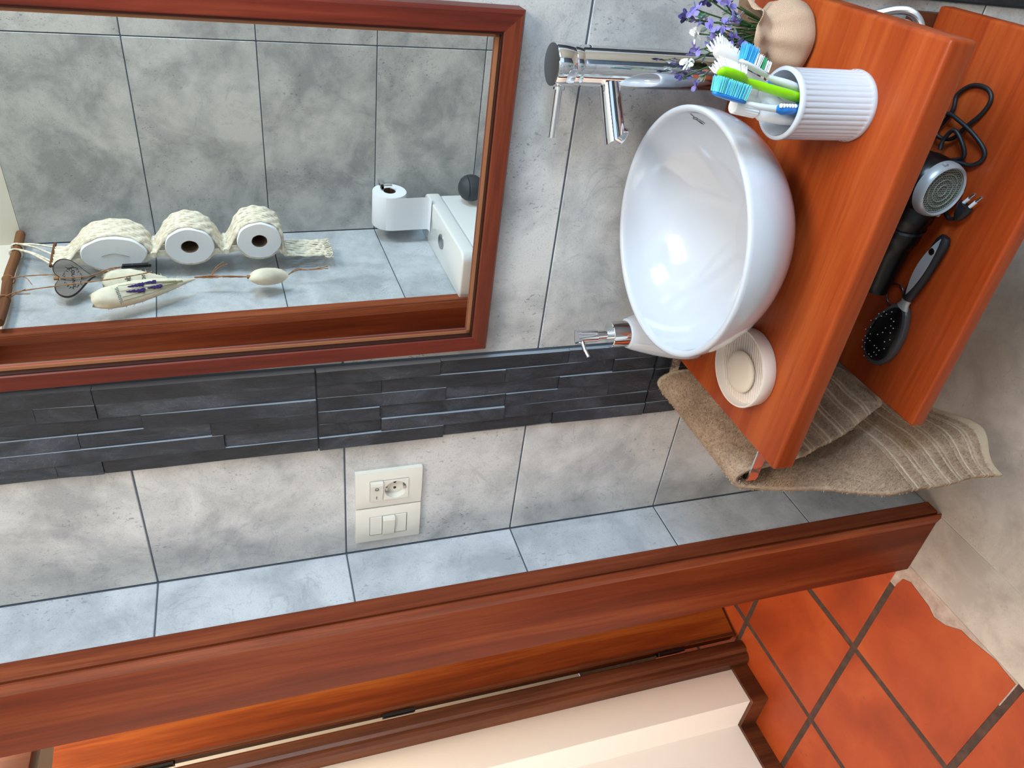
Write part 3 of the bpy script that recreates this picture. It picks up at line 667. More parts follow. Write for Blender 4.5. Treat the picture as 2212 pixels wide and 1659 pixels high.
def tp_tube(label, low, mouth, sh_, cap0, cap1, rb_, rc_, stripe=None):
    low, mouth, sh_, cap0, cap1 = map(Vector, (low, mouth, sh_, cap0, cap1)); r = empty('toothpaste_tube', low, label, 'toothpaste', 'toothpaste tubes in the tumbler')
    ax = (cap1 - cap0).normalized()
    P = [low, mouth, sh_ - ax * 0.004, sh_, cap0]; tube('tube_body', [tuple(p) for p in P], [(rb_ * .25, rb_ * 1.25), (rb_ * .8, rb_ * 1.05), (rb_, rb_), (rb_ * .8, rb_ * .8), (rc_ * .7, rc_ * .7)], M_white, r, 24)
    v, f = tubevf([tuple(cap0), tuple(cap0 + ax * 0.001), tuple(cap1 - ax * 0.001), tuple(cap1)], [rc_ * .96, rc_, rc_ * .92, rc_ * .86], 40)
    for k in range(len(v)):
        if k % 2: v[k] = tuple(np.array(v[k]) + (np.array(cap0) + np.array(ax) * ((np.array(v[k]) - np.array(cap0)) @ np.array(ax)) - np.array(v[k])) * 0.07)
    obj('ribbed_cap', v, f, M_white, r)
    if stripe:
        for t in stripe: tube('printed_line', [tuple(mouth.lerp(sh_, t) + ax.cross(Vector((0, 0, 1))).normalized() * 0 + Vector((rb_ * .35, -rb_ * .78, -0.002))), tuple(mouth.lerp(sh_, t) + Vector((-rb_ * .25, -rb_ * .85, 0.002)))], 0.0005, M_grip, r, 5)
    return r
tp_tube('white toothpaste tube with a narrow ribbed cap, behind the blue brush', (0.880, -0.236, 0.742), (0.894, -0.245, 0.828), (0.9025, -0.2455, 0.852), (0.9045, -0.2440, 0.860), (0.9056, -0.2402, 0.8765), 0.0105, 0.0062, (0.5, 0.62, 0.74))
tp_tube('white toothpaste tube with a wide smooth cap, lowest beside the blue brush', (0.876, -0.250, 0.744), (0.886, -0.2585, 0.828), (0.8925, -0.2610, 0.862), (0.8938, -0.2615, 0.868), (0.8975, -0.2620, 0.8975), 0.0100, 0.0090)

# ------------------------------------------------------------------ artificial lavender in a burlap sack
px, py = 0.939, -0.112
pl = empty('artificial_lavender', (px, py, ZT), 'artificial lavender bunch in a small burlap sack beside the tumbler', 'flowers')
sp3 = [(0.0, 0.0), (0.036, 0.0), (0.043, 0.006), (0.046, 0.018), (0.044, 0.032), (0.036, 0.045), (0.0285, 0.052), (0.026, 0.0555), (0.030, 0.064), (0.036, 0.075), (0.038, 0.081), (0.0365, 0.0815), (0.034, 0.075), (0.028, 0.064), (0.0235, 0.0555), (0.020, 0.045), (0.0, 0.040)]
v, f = lathevf(sp3, (px, py, ZT), 80); v2 = []
for p in v:
    q = np.array(p); dx_, dy_ = q[0] - px, q[1] - py; a = math.atan2(dy_, dx_); h = q[2] - ZT; w = min(1, h / 0.04)
    k = 1 + w * (0.07 * math.sin(5 * a + 9 * h / .03) + 0.06 * math.sin(9 * a + 1.3)) + (0.10 * math.sin(3 * a + .5) if h > 0.058 else 0)
    zz = q[2] + (0.006 * math.sin(4 * a + 1) if h > 0.06 else 0)
    v2.append((px + dx_ * k + 0.10 * max(0, h - .05), py + dy_ * k, zz))
o = clean(obj('burlap_sack', v2, f, M_burlap, pl)); shade_auto(o, 1.5)
def petal(mb, base, d, up, L, w, curl=0.25):
    d = d.normalized(); s = d.cross(up)
    s = s.normalized() if s.length > 1e-4 else Vector((1, 0, 0)); nrm = s.cross(d)
    pts = []
    for t, ww, hh in ((0, .12, 0), (.35, .8, .10), (.7, 1.0, curl * .7), (1.0, .35, curl)):
        for sg in (-1, 0, 1): pts.append(base + d * (L * t) + s * (w * ww * sg) + nrm * (L * hh + (abs(sg) * w * .25)))
    fs = []
    for i in range(3):
        for j in range(2): fs.append((i * 3 + j, i * 3 + j + 1, (i + 1) * 3 + j + 1, (i + 1) * 3 + j))
    mb.add([tuple(p) for p in pts], fs)
def rv(): return Vector((random.uniform(-1, 1), random.uniform(-1, 1), random.uniform(-1, 1))).normalized()
tips = []
stems = MB(); lvs = MB(); lvg = MB()
spec = [(0.975, -0.100, 0.858), (0.962, -0.095, 0.868), (0.950, -0.085, 0.872), (0.945, -0.110, 0.850), (0.935, -0.090, 0.856), (0.928, -0.105, 0.842), (0.915, -0.090, 0.852), (0.905, -0.100, 0.862),
        (0.888, -0.108, 0.872), (0.880, -0.105, 0.850), (0.960, -0.120, 0.826), (0.940, -0.125, 0.826), (0.952, -0.115, 0.836), (0.925, -0.130, 0.826), (0.910, -0.130, 0.808), (0.900, -0.115, 0.826), (0.893, -0.120, 0.806), (0.930, -0.120, 0.812), (0.972, -0.110, 0.838), (0.945, -0.075, 0.845), (0.902, -0.150, 0.800), (0.918, -0.118, 0.836)]
for k, t in enumerate(spec):
    b = Vector((px + random.uniform(-.013, .013), py + random.uniform(-.013, .013), ZT + 0.042)); t = Vector(t)
    mid = b.lerp(t, 0.5) + Vector((0, 0, 0.010)); P = catmull([b, mid, t], 6)
    stems.add(*tubevf(P, 0.0010, 5)); tips.append(t)
    for q in range(3):
        u = random.uniform(.45, .95); c = Vector(P[min(len(P) - 1, int(u * len(P)))]); petal(lvg if q % 2 else lvs, c, (t - b).normalized() + rv() * 0.9, rv(), random.uniform(.009, .014), .0030, .2)
for k in range(26):
    b = Vector((px + random.uniform(-.016, .016), py + random.uniform(-.016, .016), ZT + 0.045)); t = b + Vector((random.uniform(-.022, .022), random.uniform(-.022, .018), random.uniform(.03, .055)))
    stems.add(*tubevf(catmull([b, b.lerp(t, .5), t], 4), 0.0009, 5))
stems.obj('stems', M_stem, pl)['kind'] = 'stuff'
lvs.obj('grey_leaves', M_leafd, pl)['kind'] = 'stuff'; lvg.obj('green_leaves', M_leafg, pl)['kind'] = 'stuff'
for k, t in enumerate(tips):
    kind = 'white' if k in (4, 7) else ('violet' if k in (0, 2, 8) else 'lilac')
    m = {'white': M_wpet, 'violet': M_violet, 'lilac': M_lilac}[kind]; mb = MB()
    for q in range(7 if kind != 'white' else 8):
        base = t + rv() * random.uniform(0, .005); petal(mb, base, rv() + Vector((0, -.35, .25)), rv(), random.uniform(.0075, .0115), random.uniform(.0028, .0042), .3)
    mb.obj(kind + '_blossom', m, pl)

# ------------------------------------------------------------------ steel hoses under the counter
def hose(P, r, label):
    pts = catmull(P, 40); n = len(pts); R_ = [r * (1.0 if i % 2 else 0.84) for i in range(n)]
    v, f = tubevf(pts, R_, 14); o = obj('water_hose', v, f, M_braid); return tag(o, label, 'hose', 'water hoses under the counter')
hose([(0.93, -0.06, 0.688), (0.957, -0.055, 0.60), (0.966, -0.050, 0.566), (0.9735, -0.048, 0.530), (0.972, -0.046, 0.500), (0.957, -0.042, 0.472), (0.93, -0.040, 0.455)], 0.0058, 'braided steel water hose curving under the counter, outermost of the pair')
hose([(0.905, -0.06, 0.688), (0.938, -0.062, 0.60), (0.951, -0.060, 0.565), (0.959, -0.058, 0.532), (0.957, -0.056, 0.505), (0.943, -0.052, 0.480), (0.915, -0.050, 0.460)], 0.0058, 'braided steel water hose curving under the counter, innermost of the pair')

# ------------------------------------------------------------------ hair dryer on the shelf
ZS = 0.427
hc = Vector((0.771, -0.186, ZS + 0.0405))
hd_ = empty('hair_dryer', (0.77, -0.12, ZS), 'black hair dryer with a silver rear grille lying on the lower shelf', 'hair dryer')
lathe('body', [(0.036, 0.0), (0.0385, 0.002), (0.0412, 0.012), (0.0418, 0.028), (0.038, 0.058), (0.031, 0.085), (0.027, 0.110), (0.026, 0.128), (0.023, 0.1285), (0.022, 0.10), (0.0, 0.10)], tuple(hc + Vector((0, 0.004, 0))), M_black, hd_, 56, 'y')
lathe('grille_ring', [(0.0325, -0.0075), (0.0345, -0.0095), (0.0375, -0.007), (0.0395, 0.000), (0.0396, 0.006), (0.0385, 0.006), (0.034, 0.0), (0.0325, -0.002)], tuple(hc), M_silver, hd_, 64, 'y', close=True)
lathe('grille_back', [(0.0, 0.0), (0.0345, 0.0), (0.0345, 0.002), (0.0, 0.002)], tuple(hc), M_rubber, hd_, 48, 'y')
gm = MB()
for k in range(-10, 11):
    o_ = k * 0.0031; hl = math.sqrt(max(0, 0.0325 ** 2 - o_ ** 2))
    gm.add(*tubevf([(hc.x + o_, hc.y - 0.004, hc.z - hl), (hc.x + o_, hc.y - 0.004, hc.z + hl)], 0.00055, 4)); gm.add(*tubevf([(hc.x - hl, hc.y - 0.004, hc.z + o_), (hc.x + hl, hc.y - 0.004, hc.z + o_)], 0.00055, 4))
for r_ in (0.008, 0.016, 0.024, 0.0315): gm.add(*tubevf([(hc.x + r_ * math.cos(t), hc.y - 0.005, hc.z + r_ * math.sin(t)) for t in np.linspace(0, 2 * math.pi, 33)], 0.0008, 5))
gm.obj('grille_mesh', mat('dusty_wire', '#8b8b7e', 0.6), hd_)['kind'] = 'stuff'
for a in (200, 20, 265): lathe('ring_tab', [(0.0, -0.003), (0.003, -0.003), (0.0035, 0.003), (0.0, 0.003)], (hc.x + 0.0385 * math.cos(math.radians(a)), hc.y - 0.003, hc.z + 0.0385 * math.sin(math.radians(a))), M_silver, hd_, 16, 'y')
tube('handle', catmull([(0.772, -0.135, ZS + 0.038), (0.745, -0.150, ZS + 0.036), (0.71, -0.146, ZS + 0.0335), (0.66, -0.138, ZS + 0.028), (0.60, -0.134, ZS + 0.0225), (0.580, -0.133, ZS + 0.022)], 5), [0.0365] * 6 + [0.0355] * 4 + [0.0325] * 4 + [0.029, 0.028, 0.027, 0.026, 0.025, 0.024, 0.023, 0.0225] + [0.022] * 3 + [0.014], M_black, hd_, 32)
tube('handle_joint', [(0.7025, -0.1445, ZS + 0.0330), (0.6985, -0.1440, ZS + 0.0327)], 0.0342, mat('glossy_black', '#1b1f26', 0.12), hd_, 40)
cd = catmull([(0.575, -0.125, ZS + .012), (0.62, -0.085, ZS + .008), (0.76, -0.07, ZS + .008), (0.826, -0.105, ZS + .006), (0.861, -0.120, ZS + .006), (0.883, -0.116, ZS + .005), (0.900, -0.133, ZS + .004), (0.902, -0.157, ZS + .004), (0.892, -0.170, ZS + .004), (0.873, -0.167, ZS + .004), (0.849, -0.153, ZS + .006), (0.828, -0.140, ZS + .008), (0.826, -0.118, ZS + .012), (0.845, -0.108, ZS + .013),
              (0.858, -0.122, ZS + .014), (0.855, -0.145, ZS + .014), (0.845, -0.174, ZS + .010), (0.831, -0.196, ZS + .005), (0.819, -0.199, ZS + .004), (0.807, -0.188, ZS + .005), (0.803, -0.165, ZS + .010), (0.795, -0.140, ZS + .016)], 8)
tube('power_cord', cd, 0.0030, M_rubber, hd_, 10)
tube('power_cord_fold', catmull([(0.812, -0.140, ZS + .020), (0.826, -0.137, ZS + .018), (0.842, -0.146, ZS + .016), (0.828, -0.166, ZS + .012), (0.812, -0.172, ZS + .008), (0.800, -0.150, ZS + .010)], 7), 0.0030, M_rubber, hd_, 10)
tube('power_cord_tail', catmull([(0.742, -0.175, ZS + .006), (0.730, -0.192, ZS + .007), (0.736, -0.207, ZS + .008)], 6), 0.0030, M_rubber, hd_, 10)
pg = tube('plug', [(0.735, -0.207, ZS + .008), (0.742, -0.2085, ZS + .0085), (0.752, -0.2105, ZS + .009), (0.758, -0.212, ZS + .009)], [(0.005, 0.005), (0.0075, 0.009), (0.007, 0.0125), (0.006, 0.0125)], M_rubber, hd_, 20)
for s_ in (-1, 1):
    b = Vector((0.758, -0.212 + 0.0062 * s_, ZS + .009)); tube('pin_sleeve', [tuple(b), tuple(b + Vector((.010, -.006, .0004)))], 0.0026, M_white, pg, 12); tube('pin', [tuple(b + Vector((.010, -.006, .0004))), tuple(b + Vector((.019, -.0114, .0006)))], 0.0022, M_chrome_d, pg, 12)

# ------------------------------------------------------------------ hairbrush
hb = empty('hairbrush', (0.55, -0.185, ZS), 'black paddle hairbrush with a silver handle inlay on the lower shelf', 'hairbrush')
A = Vector((0.467, -0.172, ZS)); B = Vector((0.703, -0.207, ZS)); ax = (B - A).normalized(); sd3 = Vector((-ax[1], ax[0], 0)); hcen = A + ax * 0.060
def hp(u, w, z): return tuple(A + ax * u + sd3 * w + Vector((0, 0, z)))
def paddle(name, L0, L1, W_, z0, z1, m, dome=0.0, seg=40):
    v = []; f = []; rings = [(1.0, z0), (1.03, (z0 + z1) / 2), (0.97, z1)] + ([(0.8, z1 + dome * .5), (0.5, z1 + dome * .85), (0.2, z1 + dome)] if dome else [(0.9, z1 + .0005)])
    cu_, hl = (L0 + L1) / 2, (L1 - L0) / 2
    for s_, z in rings:
        for i in range(seg):
            a = 2 * math.pi * i / seg; u = cu_ + hl * s_ * math.cos(a); w = W_ * s_ * math.sin(a) * (1 - 0.18 * math.cos(a)); v.append(hp(u, w, z))
    for k in range(len(rings) - 1):
        for i in range(seg): f.append((k * seg + i, k * seg + (i + 1) % seg, (k + 1) * seg + (i + 1) % seg, (k + 1) * seg + i))
    f += [tuple(range(seg)), tuple((len(rings) - 1) * seg + i for i in range(seg))]
    o = obj(name, v, f, m, hb); shade_auto(o, 0.9); return o
paddle('paddle', 0.0, 0.118, 0.033, 0.002, 0.012, mat('gunmetal_plastic', '#5d5f62', 0.25, 0.5))
paddle('cushion', 0.008, 0.110, 0.0275, 0.010, 0.0135, M_black, 0.005)
pn = MB(); bd_ = MB()
for i in range(-5, 6):
    for j in range(-4, 5):
        u, w = i / 5.2, j / 4.3
        if u * u + w * w > 0.95 or (u * u + w * w < 0.42 and random.random() < 0.6) or (i * i + j * j) % 3 == 1 and abs(i) + abs(j) < 5: continue
        p0 = Vector(hp(0.059 + u * 0.047, w * 0.0245, 0.014)); p1 = p0 + Vector((u * .001, w * .002, 0.012)); pn.add(*tubevf([tuple(p0), tuple(p1)], 0.0006, 4)); bd_.add(*lathevf([(0, -.0011), (.0007, -.0006), (.0010, 0), (.0007, .0006), (0, .0011)], tuple(p1), 8))
pn.obj('pins', M_black, hb)['kind'] = 'stuff'; bd_.obj('pin_tips', mat('pale_pin_tip', '#c9cbc6', 0.3), hb)['kind'] = 'stuff'
HN = [hp(0.112, 0, .009), hp(0.122, 0, .010), hp(0.130, 0, .011), hp(0.145, 0, .012), hp(0.175, 0, .012), hp(0.21, 0, .012), hp(0.235, 0, .0125), hp(0.243, 0, .0125)]
tube('neck', HN[:3], [(0.005, 0.012), (0.005, 0.008), (0.0065, 0.0085)], M_silver, hb, 20, up=(0, 0, 1))
tube('grip', HN[2:], [(0.0070, 0.009), (0.0085, 0.011), (0.0100, 0.0135), (0.0095, 0.0125), (0.0085, 0.0115), (0.005, 0.008)], M_rubber, hb, 24, up=(0, 0, 1))
# silver inlay with a hanging hole
v = []; f = []; seg = 36
for i in range(seg):
    a = 2 * math.pi * i / seg
    for r_, z in ((1.0, .0205), (1.0, .0226), (0.0, .0229)): pass
inl = []
for i in range(13):
    t = i / 12; inl.append((0.140 + t * 0.100, 0.0084 * math.sin(math.pi * t) ** 0.8))
v = [hp(u, w, .0198 + 0.0028 * math.sin(math.pi * (u - .14) / .1)) for u, w in inl] + [hp(u, -w, .0198 + 0.0028 * math.sin(math.pi * (u - .14) / .1)) for u, w in inl[::-1]]
vt = [(p[0], p[1], p[2] + .0012) for p in v]; n = len(v)
f = [(i, (i + 1) % n, n + (i + 1) % n, n + i) for i in range(n)] + [(n + i, n + i + 1, n + n - 2 - i, n + n - 1 - i) for i in range(12)]
obj('silver_inlay', v + vt, f, M_silver, hb)
hh = []; c0 = Vector(hp(0.218, 0, .0228)); 
lathe('hanging_hole', [(0.0, -.001), (0.0048, -.001), (0.0048, .0006), (0.0, .0004)], tuple(c0), M_black, hb, 24)
tube('hole_rim', [tuple(c0 + Vector((0.0050 * math.cos(t), 0.0050 * math.sin(t), .0004))) for t in np.linspace(0, 2 * math.pi, 25)], 0.0005, M_chrome, hb, 6)
tag(tube('hair_ring', [(0.585 + 0.018 * math.cos(t), -0.128 - 0.0 + 0.016 * math.sin(t) - 0.032, ZS + .003) for t in np.linspace(0, 2 * math.pi, 33)], 0.0012, mat('dark_steel', '#55585c', 0.25, 0.8), None, 8), 'thin dark metal ring lying beside the hairbrush neck', 'ring')

# ------------------------------------------------------------------ towel rail and towel
tr = empty('towel_rail', (0.385, -0.16, 0.70), 'flat chrome towel rail fixed to the left end of the countertop', 'towel rail')
def strip(P, m, name):
    z0, z1, th = 0.6955, 0.7125, 0.003
    v = []; f = []; n = len(P); P = [np.array(p, float) for p in P]
    for i in range(n):
        t = P[min(i + 1, n - 1)] - P[max(i - 1, 0)]; t /= np.linalg.norm(t); nn = np.array([-t[1], t[0]])
        for s_ in (-1, 1):
            q = P[i] + nn * th / 2 * s_; v += [(q[0], q[1], z0), (q[0], q[1], z1)]
    for i in range(n - 1):
        a, b = i * 4, (i + 1) * 4; f += [(a, a + 1, b + 1, b), (a + 2, b + 2, b + 3, a + 3), (a + 1, a + 3, b + 3, b + 1), (a, b, b + 2, a + 2)]
    f += [(0, 2, 3, 1), ((n - 1) * 4, (n - 1) * 4 + 1, (n - 1) * 4 + 3, (n - 1) * 4 + 2)]
    o = obj(name, v, f, m, tr); shade_auto(o, 0.7); return o
strip([(0.4218, -0.292), (0.358, -0.292), (0.351, -0.290), (0.348, -0.284), (0.348, -0.16), (0.348, -0.036), (0.350, -0.029), (0.356, -0.026), (0.365, -0.025), (0.4218, -0.025)], M_chrome, 'bar')
lathe('screw_block', [(0.0, 0), (0.006, 0), (0.006, 0.014), (0.0, 0.014)], (0.360, -0.040, 0.704), M_chrome, tr, 20, 'y')
# towel: cross-section from the short flap's end over the bar to the long flap's hem
prof_ = [(0.391, 0.405), (0.390, 0.43), (0.387, 0.48), (0.383, 0.54), (0.379, 0.60), (0.374, 0.66), (0.368, 0.70), (0.360, 0.719), (0.350, 0.7255), (0.340, 0.722), (0.333, 0.706), (0.331, 0.66), (0.331, 0.58), (0.332, 0.48), (0.334, 0.38), (0.335, 0.30), (0.336, 0.23), (0.337, 0.185)]
C_ = catmull([np.array([a, b, 0]) for a, b in prof_], 22); C_ = np.array(C_)
sl = np.concatenate([[0], np.cumsum(np.linalg.norm(np.diff(C_, axis=0), axis=1))]); Lt = sl[-1]
ibar = int(np.argmax(C_[:, 1])); sb = sl[ibar]
NS, NV = 330, 70
sg = np.linspace(0, Lt, NS); px_ = np.interp(sg, sl, C_[:, 0]); pz_ = np.interp(sg, sl, C_[:, 1])
def yr(s):
    if s < sb:
        t = s / sb                                   # 0 at the flap's end, 1 at the bar
        yf = -0.205 - 0.080 * min(1, t / 0.62) ** 0.75; ybk = -0.085 + 0.065 * t
    else:
        t = (s - sb) / (Lt - sb); yf = -0.285 - 0.053 * min(1, t * 2.0) + 0.004 * math.sin(t * 9); ybk = -0.020 - 0.070 * min(1, t * 2.0)
        if t > 0.75: yf += (t - .75) * 0.02
    return yf, ybk
def lines(s):
    g = 0
    for base, sgn in ((Lt, -1), (0, 1)):
        for k in range(6):
            c0 = base + sgn * (0.045 + k * 0.036)
            for d in (-0.0045, 0.0045):
                g = max(g, math.exp(-((s - c0 - d) / 0.0022) ** 2))
    return g
V = np.zeros((NS, NV, 3)); UV = np.zeros((NS, NV, 2))
for i, s in enumerate(sg):
    yf, ybk = yr(s); ln = lines(s); hem = 1 if (s > Lt - 0.024 or s < 0.012) else 0
    for j in range(NV):
        w = j / (NV - 1); y = yf + (ybk - yf) * w
        x, z = px_[i], pz_[i]
        if s < sb:
            t = s / sb; puff = 0.010 * math.sin(math.pi * min(1, w * 1.0)) * (1 - t) + 0.004 * math.sin(w * 11 + t * 4) * (1 - t); x += puff + 0.006 * (1 - t)
            z += (1 - t) * (-0.014 * math.sin(math.pi * w) + 0.03 * w) 
        else:
            t = (s - sb) / (Lt - sb); x += -0.007 * t * math.cos(w * 7.5 + 0.6) - 0.016 * t * t * (1 - w) ** 2
            z += (t ** 6) * (0.035 * math.cos(w * 4.4) ** 2 - 0.01 + 0.012 * math.sin(w * 9))
        edge = min(w, 1 - w)
        k = random.uniform(-.0007, .0007) * (0 if hem else 1) - 0.0014 * ln
        V[i, j] = (x + k * (1 if s < sb else 1), y + 0.002 * math.sin(i * .11 + 3 * w), z); UV[i, j] = (1.0 if (hem or ln > 0.35 or j > NV - 4) else 0.0, s / Lt)
idx = np.arange(NS * NV).reshape(NS, NV)
F = np.stack([idx[:-1, :-1], idx[1:, :-1], idx[1:, 1:], idx[:-1, 1:]], -1).reshape(-1, 4)
tw = empty('towel', (0.35, -0.17, 0.70), 'beige ribbed terry towel folded over the chrome rail beside the countertop', 'towel')
to = obj('terry_cloth', V.reshape(-1, 3), F, M_towel, tw, True, UV.reshape(-1, 2))
so_ = to.modifiers.new('thick', 'SOLIDIFY'); so_.thickness = 0.007; so_.offset = 0.0
# terry loops
nf = 85000
ii = rng.integers(0, NS - 1, nf); jj = rng.integers(0, NV - 1, nf)
ok = (UV[ii, jj, 0] < .5) & (UV[ii + 1, jj, 0] < .5) & (UV[np.maximum(ii - 1, 0), jj, 0] < .5); ii, jj = ii[ok], jj[ok]; nf = len(ii)
a_, b_ = rng.random(nf)[:, None], rng.random(nf)[:, None]
P0 = V[ii, jj] * (1 - a_) * (1 - b_) + V[ii + 1, jj] * a_ * (1 - b_) + V[ii, jj + 1] * (1 - a_) * b_ + V[ii + 1, jj + 1] * a_ * b_
nr = np.cross(V[ii + 1, jj] - V[ii, jj], V[ii, jj + 1] - V[ii, jj]); nr /= np.linalg.norm(nr, axis=1)[:, None] + 1e-9
out = np.sign(rng.random(nf) - 0.5)[:, None]; nr = nr * out
rd_ = rng.normal(size=(nf, 3)); rd_ /= np.linalg.norm(rd_, axis=1)[:, None]
tdir = nr * 0.75 + rd_ * 0.65; tdir[:, 2] -= 0.25; sdv = np.cross(tdir, rng.normal(size=(nf, 3))); sdv /= np.linalg.norm(sdv, axis=1)[:, None] + 1e-9
base = P0 + nr * 0.0030
v = np.concatenate([base - sdv * 0.0005, base + sdv * 0.0005, base + tdir * 0.0034 + sdv * 0.0003, base + tdir * 0.0034 - sdv * 0.0003])
k_ = np.arange(nf); fcs = np.stack([k_, k_ + nf, k_ + 2 * nf, k_ + 3 * nf], -1)
me = bpy.data.meshes.new('terry_pile'); me.from_pydata(v.tolist(), [], fcs.tolist()); me.update()
pile = place('terry_pile', me, M_pile, tw, False); pile['kind'] = 'stuff'

# ------------------------------------------------------------------ things seen in the mirror, on the left wall
st_ = tag(tube('wooden_stick', catmull([(0.034, -1.276, 1.934), (0.033, -1.16, 1.932), (0.036, -1.04, 1.934), (0.033, -0.93, 1.929), (0.034, -0.835, 1.930)], 6), 0.0115, M_bark, None, 16), 'brown wooden stick fixed across the top of the wall tiles', 'stick')
mc = empty('macrame_hanger', (0.04, -1.11, 1.92), 'cream macrame strap hanging from the stick, holding three toilet rolls', 'wall hanging')
rolls = [(0.080, 1.689, 0.047, 0.078), (0.092, 1.505, 0.051, 0.061), (0.099, 1.327, 0.052, 0.058)]   # x, z, rx, rz
YN, YF = -1.055, -1.148
front = [(0.055, 1.835), (0.062, 1.80)]; back = []
for k, (x, z, rx, rz) in enumerate(rolls):
    for a in (70, 40, 10, -20, -50, -75):
        front.append((x + (rx + .0035) * math.cos(math.radians(a)), z + (rz + .0035) * math.sin(math.radians(a))))
    front.append(((0.066, 1.597), (0.066, 1.4155), (0.050, 1.262))[k])
front += [(0.044, 1.24), (0.041, 1.20), (0.040, 1.165), (0.039, 1.145)]
cords = []
for c in range(9):
    yy = YF + 0.004 + c * (0.084 / 8); ph = c * 1.7
    P = catmull([(x, yy + 0.0022 * math.sin(i * 2.1 + ph), z) for i, (x, z) in enumerate(front)], 6)
    R_ = [0.0043 + 0.0013 * math.sin(i * 1.05 + ph) for i in range(len(P))]
    tube('cord', P, R_, M_cord, mc, 7, 1.05)
for k, (x, z, rx, rz) in enumerate(rolls):
    zt_ = (1.800, 1.597, 1.4155)[k]; zb_ = (1.597, 1.4155, 1.262)[k]; xt = (0.058, 0.066, 0.066)[k]; xb = (0.066, 0.066, 0.052)[k]
    bp = [(xt, zt_)] + [(x + (rx + .003) * math.cos(math.radians(a)), z + (rz + .003) * math.sin(math.radians(a))) for a in (120, 150, 180, 210, 240)] + [(xb, zb_)]
    for c in range(3):
        yy = YF + 0.012 + c * 0.036; tube('back_cord', catmull([(p, yy, q) for p, q in bp], 5), (0.0045), M_cord, mc, 6, 2.2, (0, 1, 0))
for z_, x_ in ((1.597, 0.069), (1.4155, 0.069)):
    tube('knot_row', catmull([(x_ + .003 * math.sin(i), YF + i * 0.0125, z_) for i in range(9)], 3), 0.0078, M_cord, mc, 8)
tube('twig', [(0.055, YF - 0.022, 1.838), (0.056, -1.10, 1.838), (0.055, YN + 0.006, 1.838)], 0.0042, M_bark, mc, 10)
for y0, y1 in ((-1.195, -1.15), (-1.195, -1.11), (-1.165, -1.075), (-1.165, -1.06)):
    tube('hanging_string', catmull([(0.046, y0, 1.925), (0.052, y0 * .6 + y1 * .4, 1.885), (0.055, y1, 1.838)], 6), 0.0028, M_cord, mc, 7)
for y0 in (-1.195, -1.165): tube('string_loop', [(0.034 + .0138 * math.cos(t), y0, 1.933 + .0138 * math.sin(t)) for t in np.linspace(0, 2 * math.pi, 17)], 0.0026, M_cord, mc, 7)
fr = MB()
for c in range(30):
    yy = YF + c * (0.1 / 29); fr.add(*tubevf(catmull([(0.040 + random.uniform(-.003, .003), yy, 1.150), (0.041 + random.uniform(-.005, .005), yy + random.uniform(-.005, .005), 1.138), (0.042 + random.uniform(-.006, .006), yy + random.uniform(-.009, .009), 1.127)], 3), [0.0015] * 7, 5))
fr.obj('fringe', M_cord, mc)['kind'] = 'stuff'
rl = ['flattened toilet roll with a closed slit, topmost in the macrame strap', 'white toilet roll in the middle of the macrame strap', 'white toilet roll lowest in the macrame strap']
for k, (x, z, rx, rz) in enumerate(rolls):
    r = empty('toilet_roll', (x, (YN + YF) / 2, z), rl[k], 'toilet paper', 'toilet rolls in the macrame strap')
    hole = 0.36 if k else 0.0
    pr_ = [(hole, 0.0), (0.97, 0.0), (1.0, 0.004), (1.0, 0.102), (0.97, 0.106), (hole, 0.106)] if k else [(0.0, 0.0), (0.96, 0.0), (1.0, 0.004), (1.0, 0.102), (0.96, 0.106), (0.0, 0.106)]
    v = []; f = []; sg_ = 48; n = len(pr_)
    for i in range(sg_):
        a = 2 * math.pi * i / sg_
        for q, h in pr_:
            wob = 1 + 0.012 * math.sin(7 * a + k)
            v.append((x + rx * q * math.cos(a) * wob, YF - 0.004 + h, z + rz * q * math.sin(a) * wob))
    for i in range(sg_):
        j = (i + 1) % sg_
        for q in range(n - 1 if not k else n): f.append((i * n + q, j * n + q, j * n + (q + 1) % n, i * n + (q + 1) % n))
    o = clean(obj('paper_roll', v, f, M_paper, r)); shade_auto(o, 0.8)
    if k:
        lathe('core', [(0.355 * rz, -0.001), (0.355 * rz, 0.105), (0.33 * rz, 0.105), (0.33 * rz, -0.001)], (x, YF - 0.004, z), M_core, r, 32, 'y', rx / rz, 1, True)
    else:
        tube('closed_slit', catmull([(x - .006, YF + 0.1028, z - .035), (x + .004, YF + 0.1028, z - .005), (x + .003, YF + .1028, z + .012), (x - .002, YF + .1028, z + .03)], 5), 0.0011, mat('slit_shadow_grey', '#a3a6a2', 0.95), r, 6)

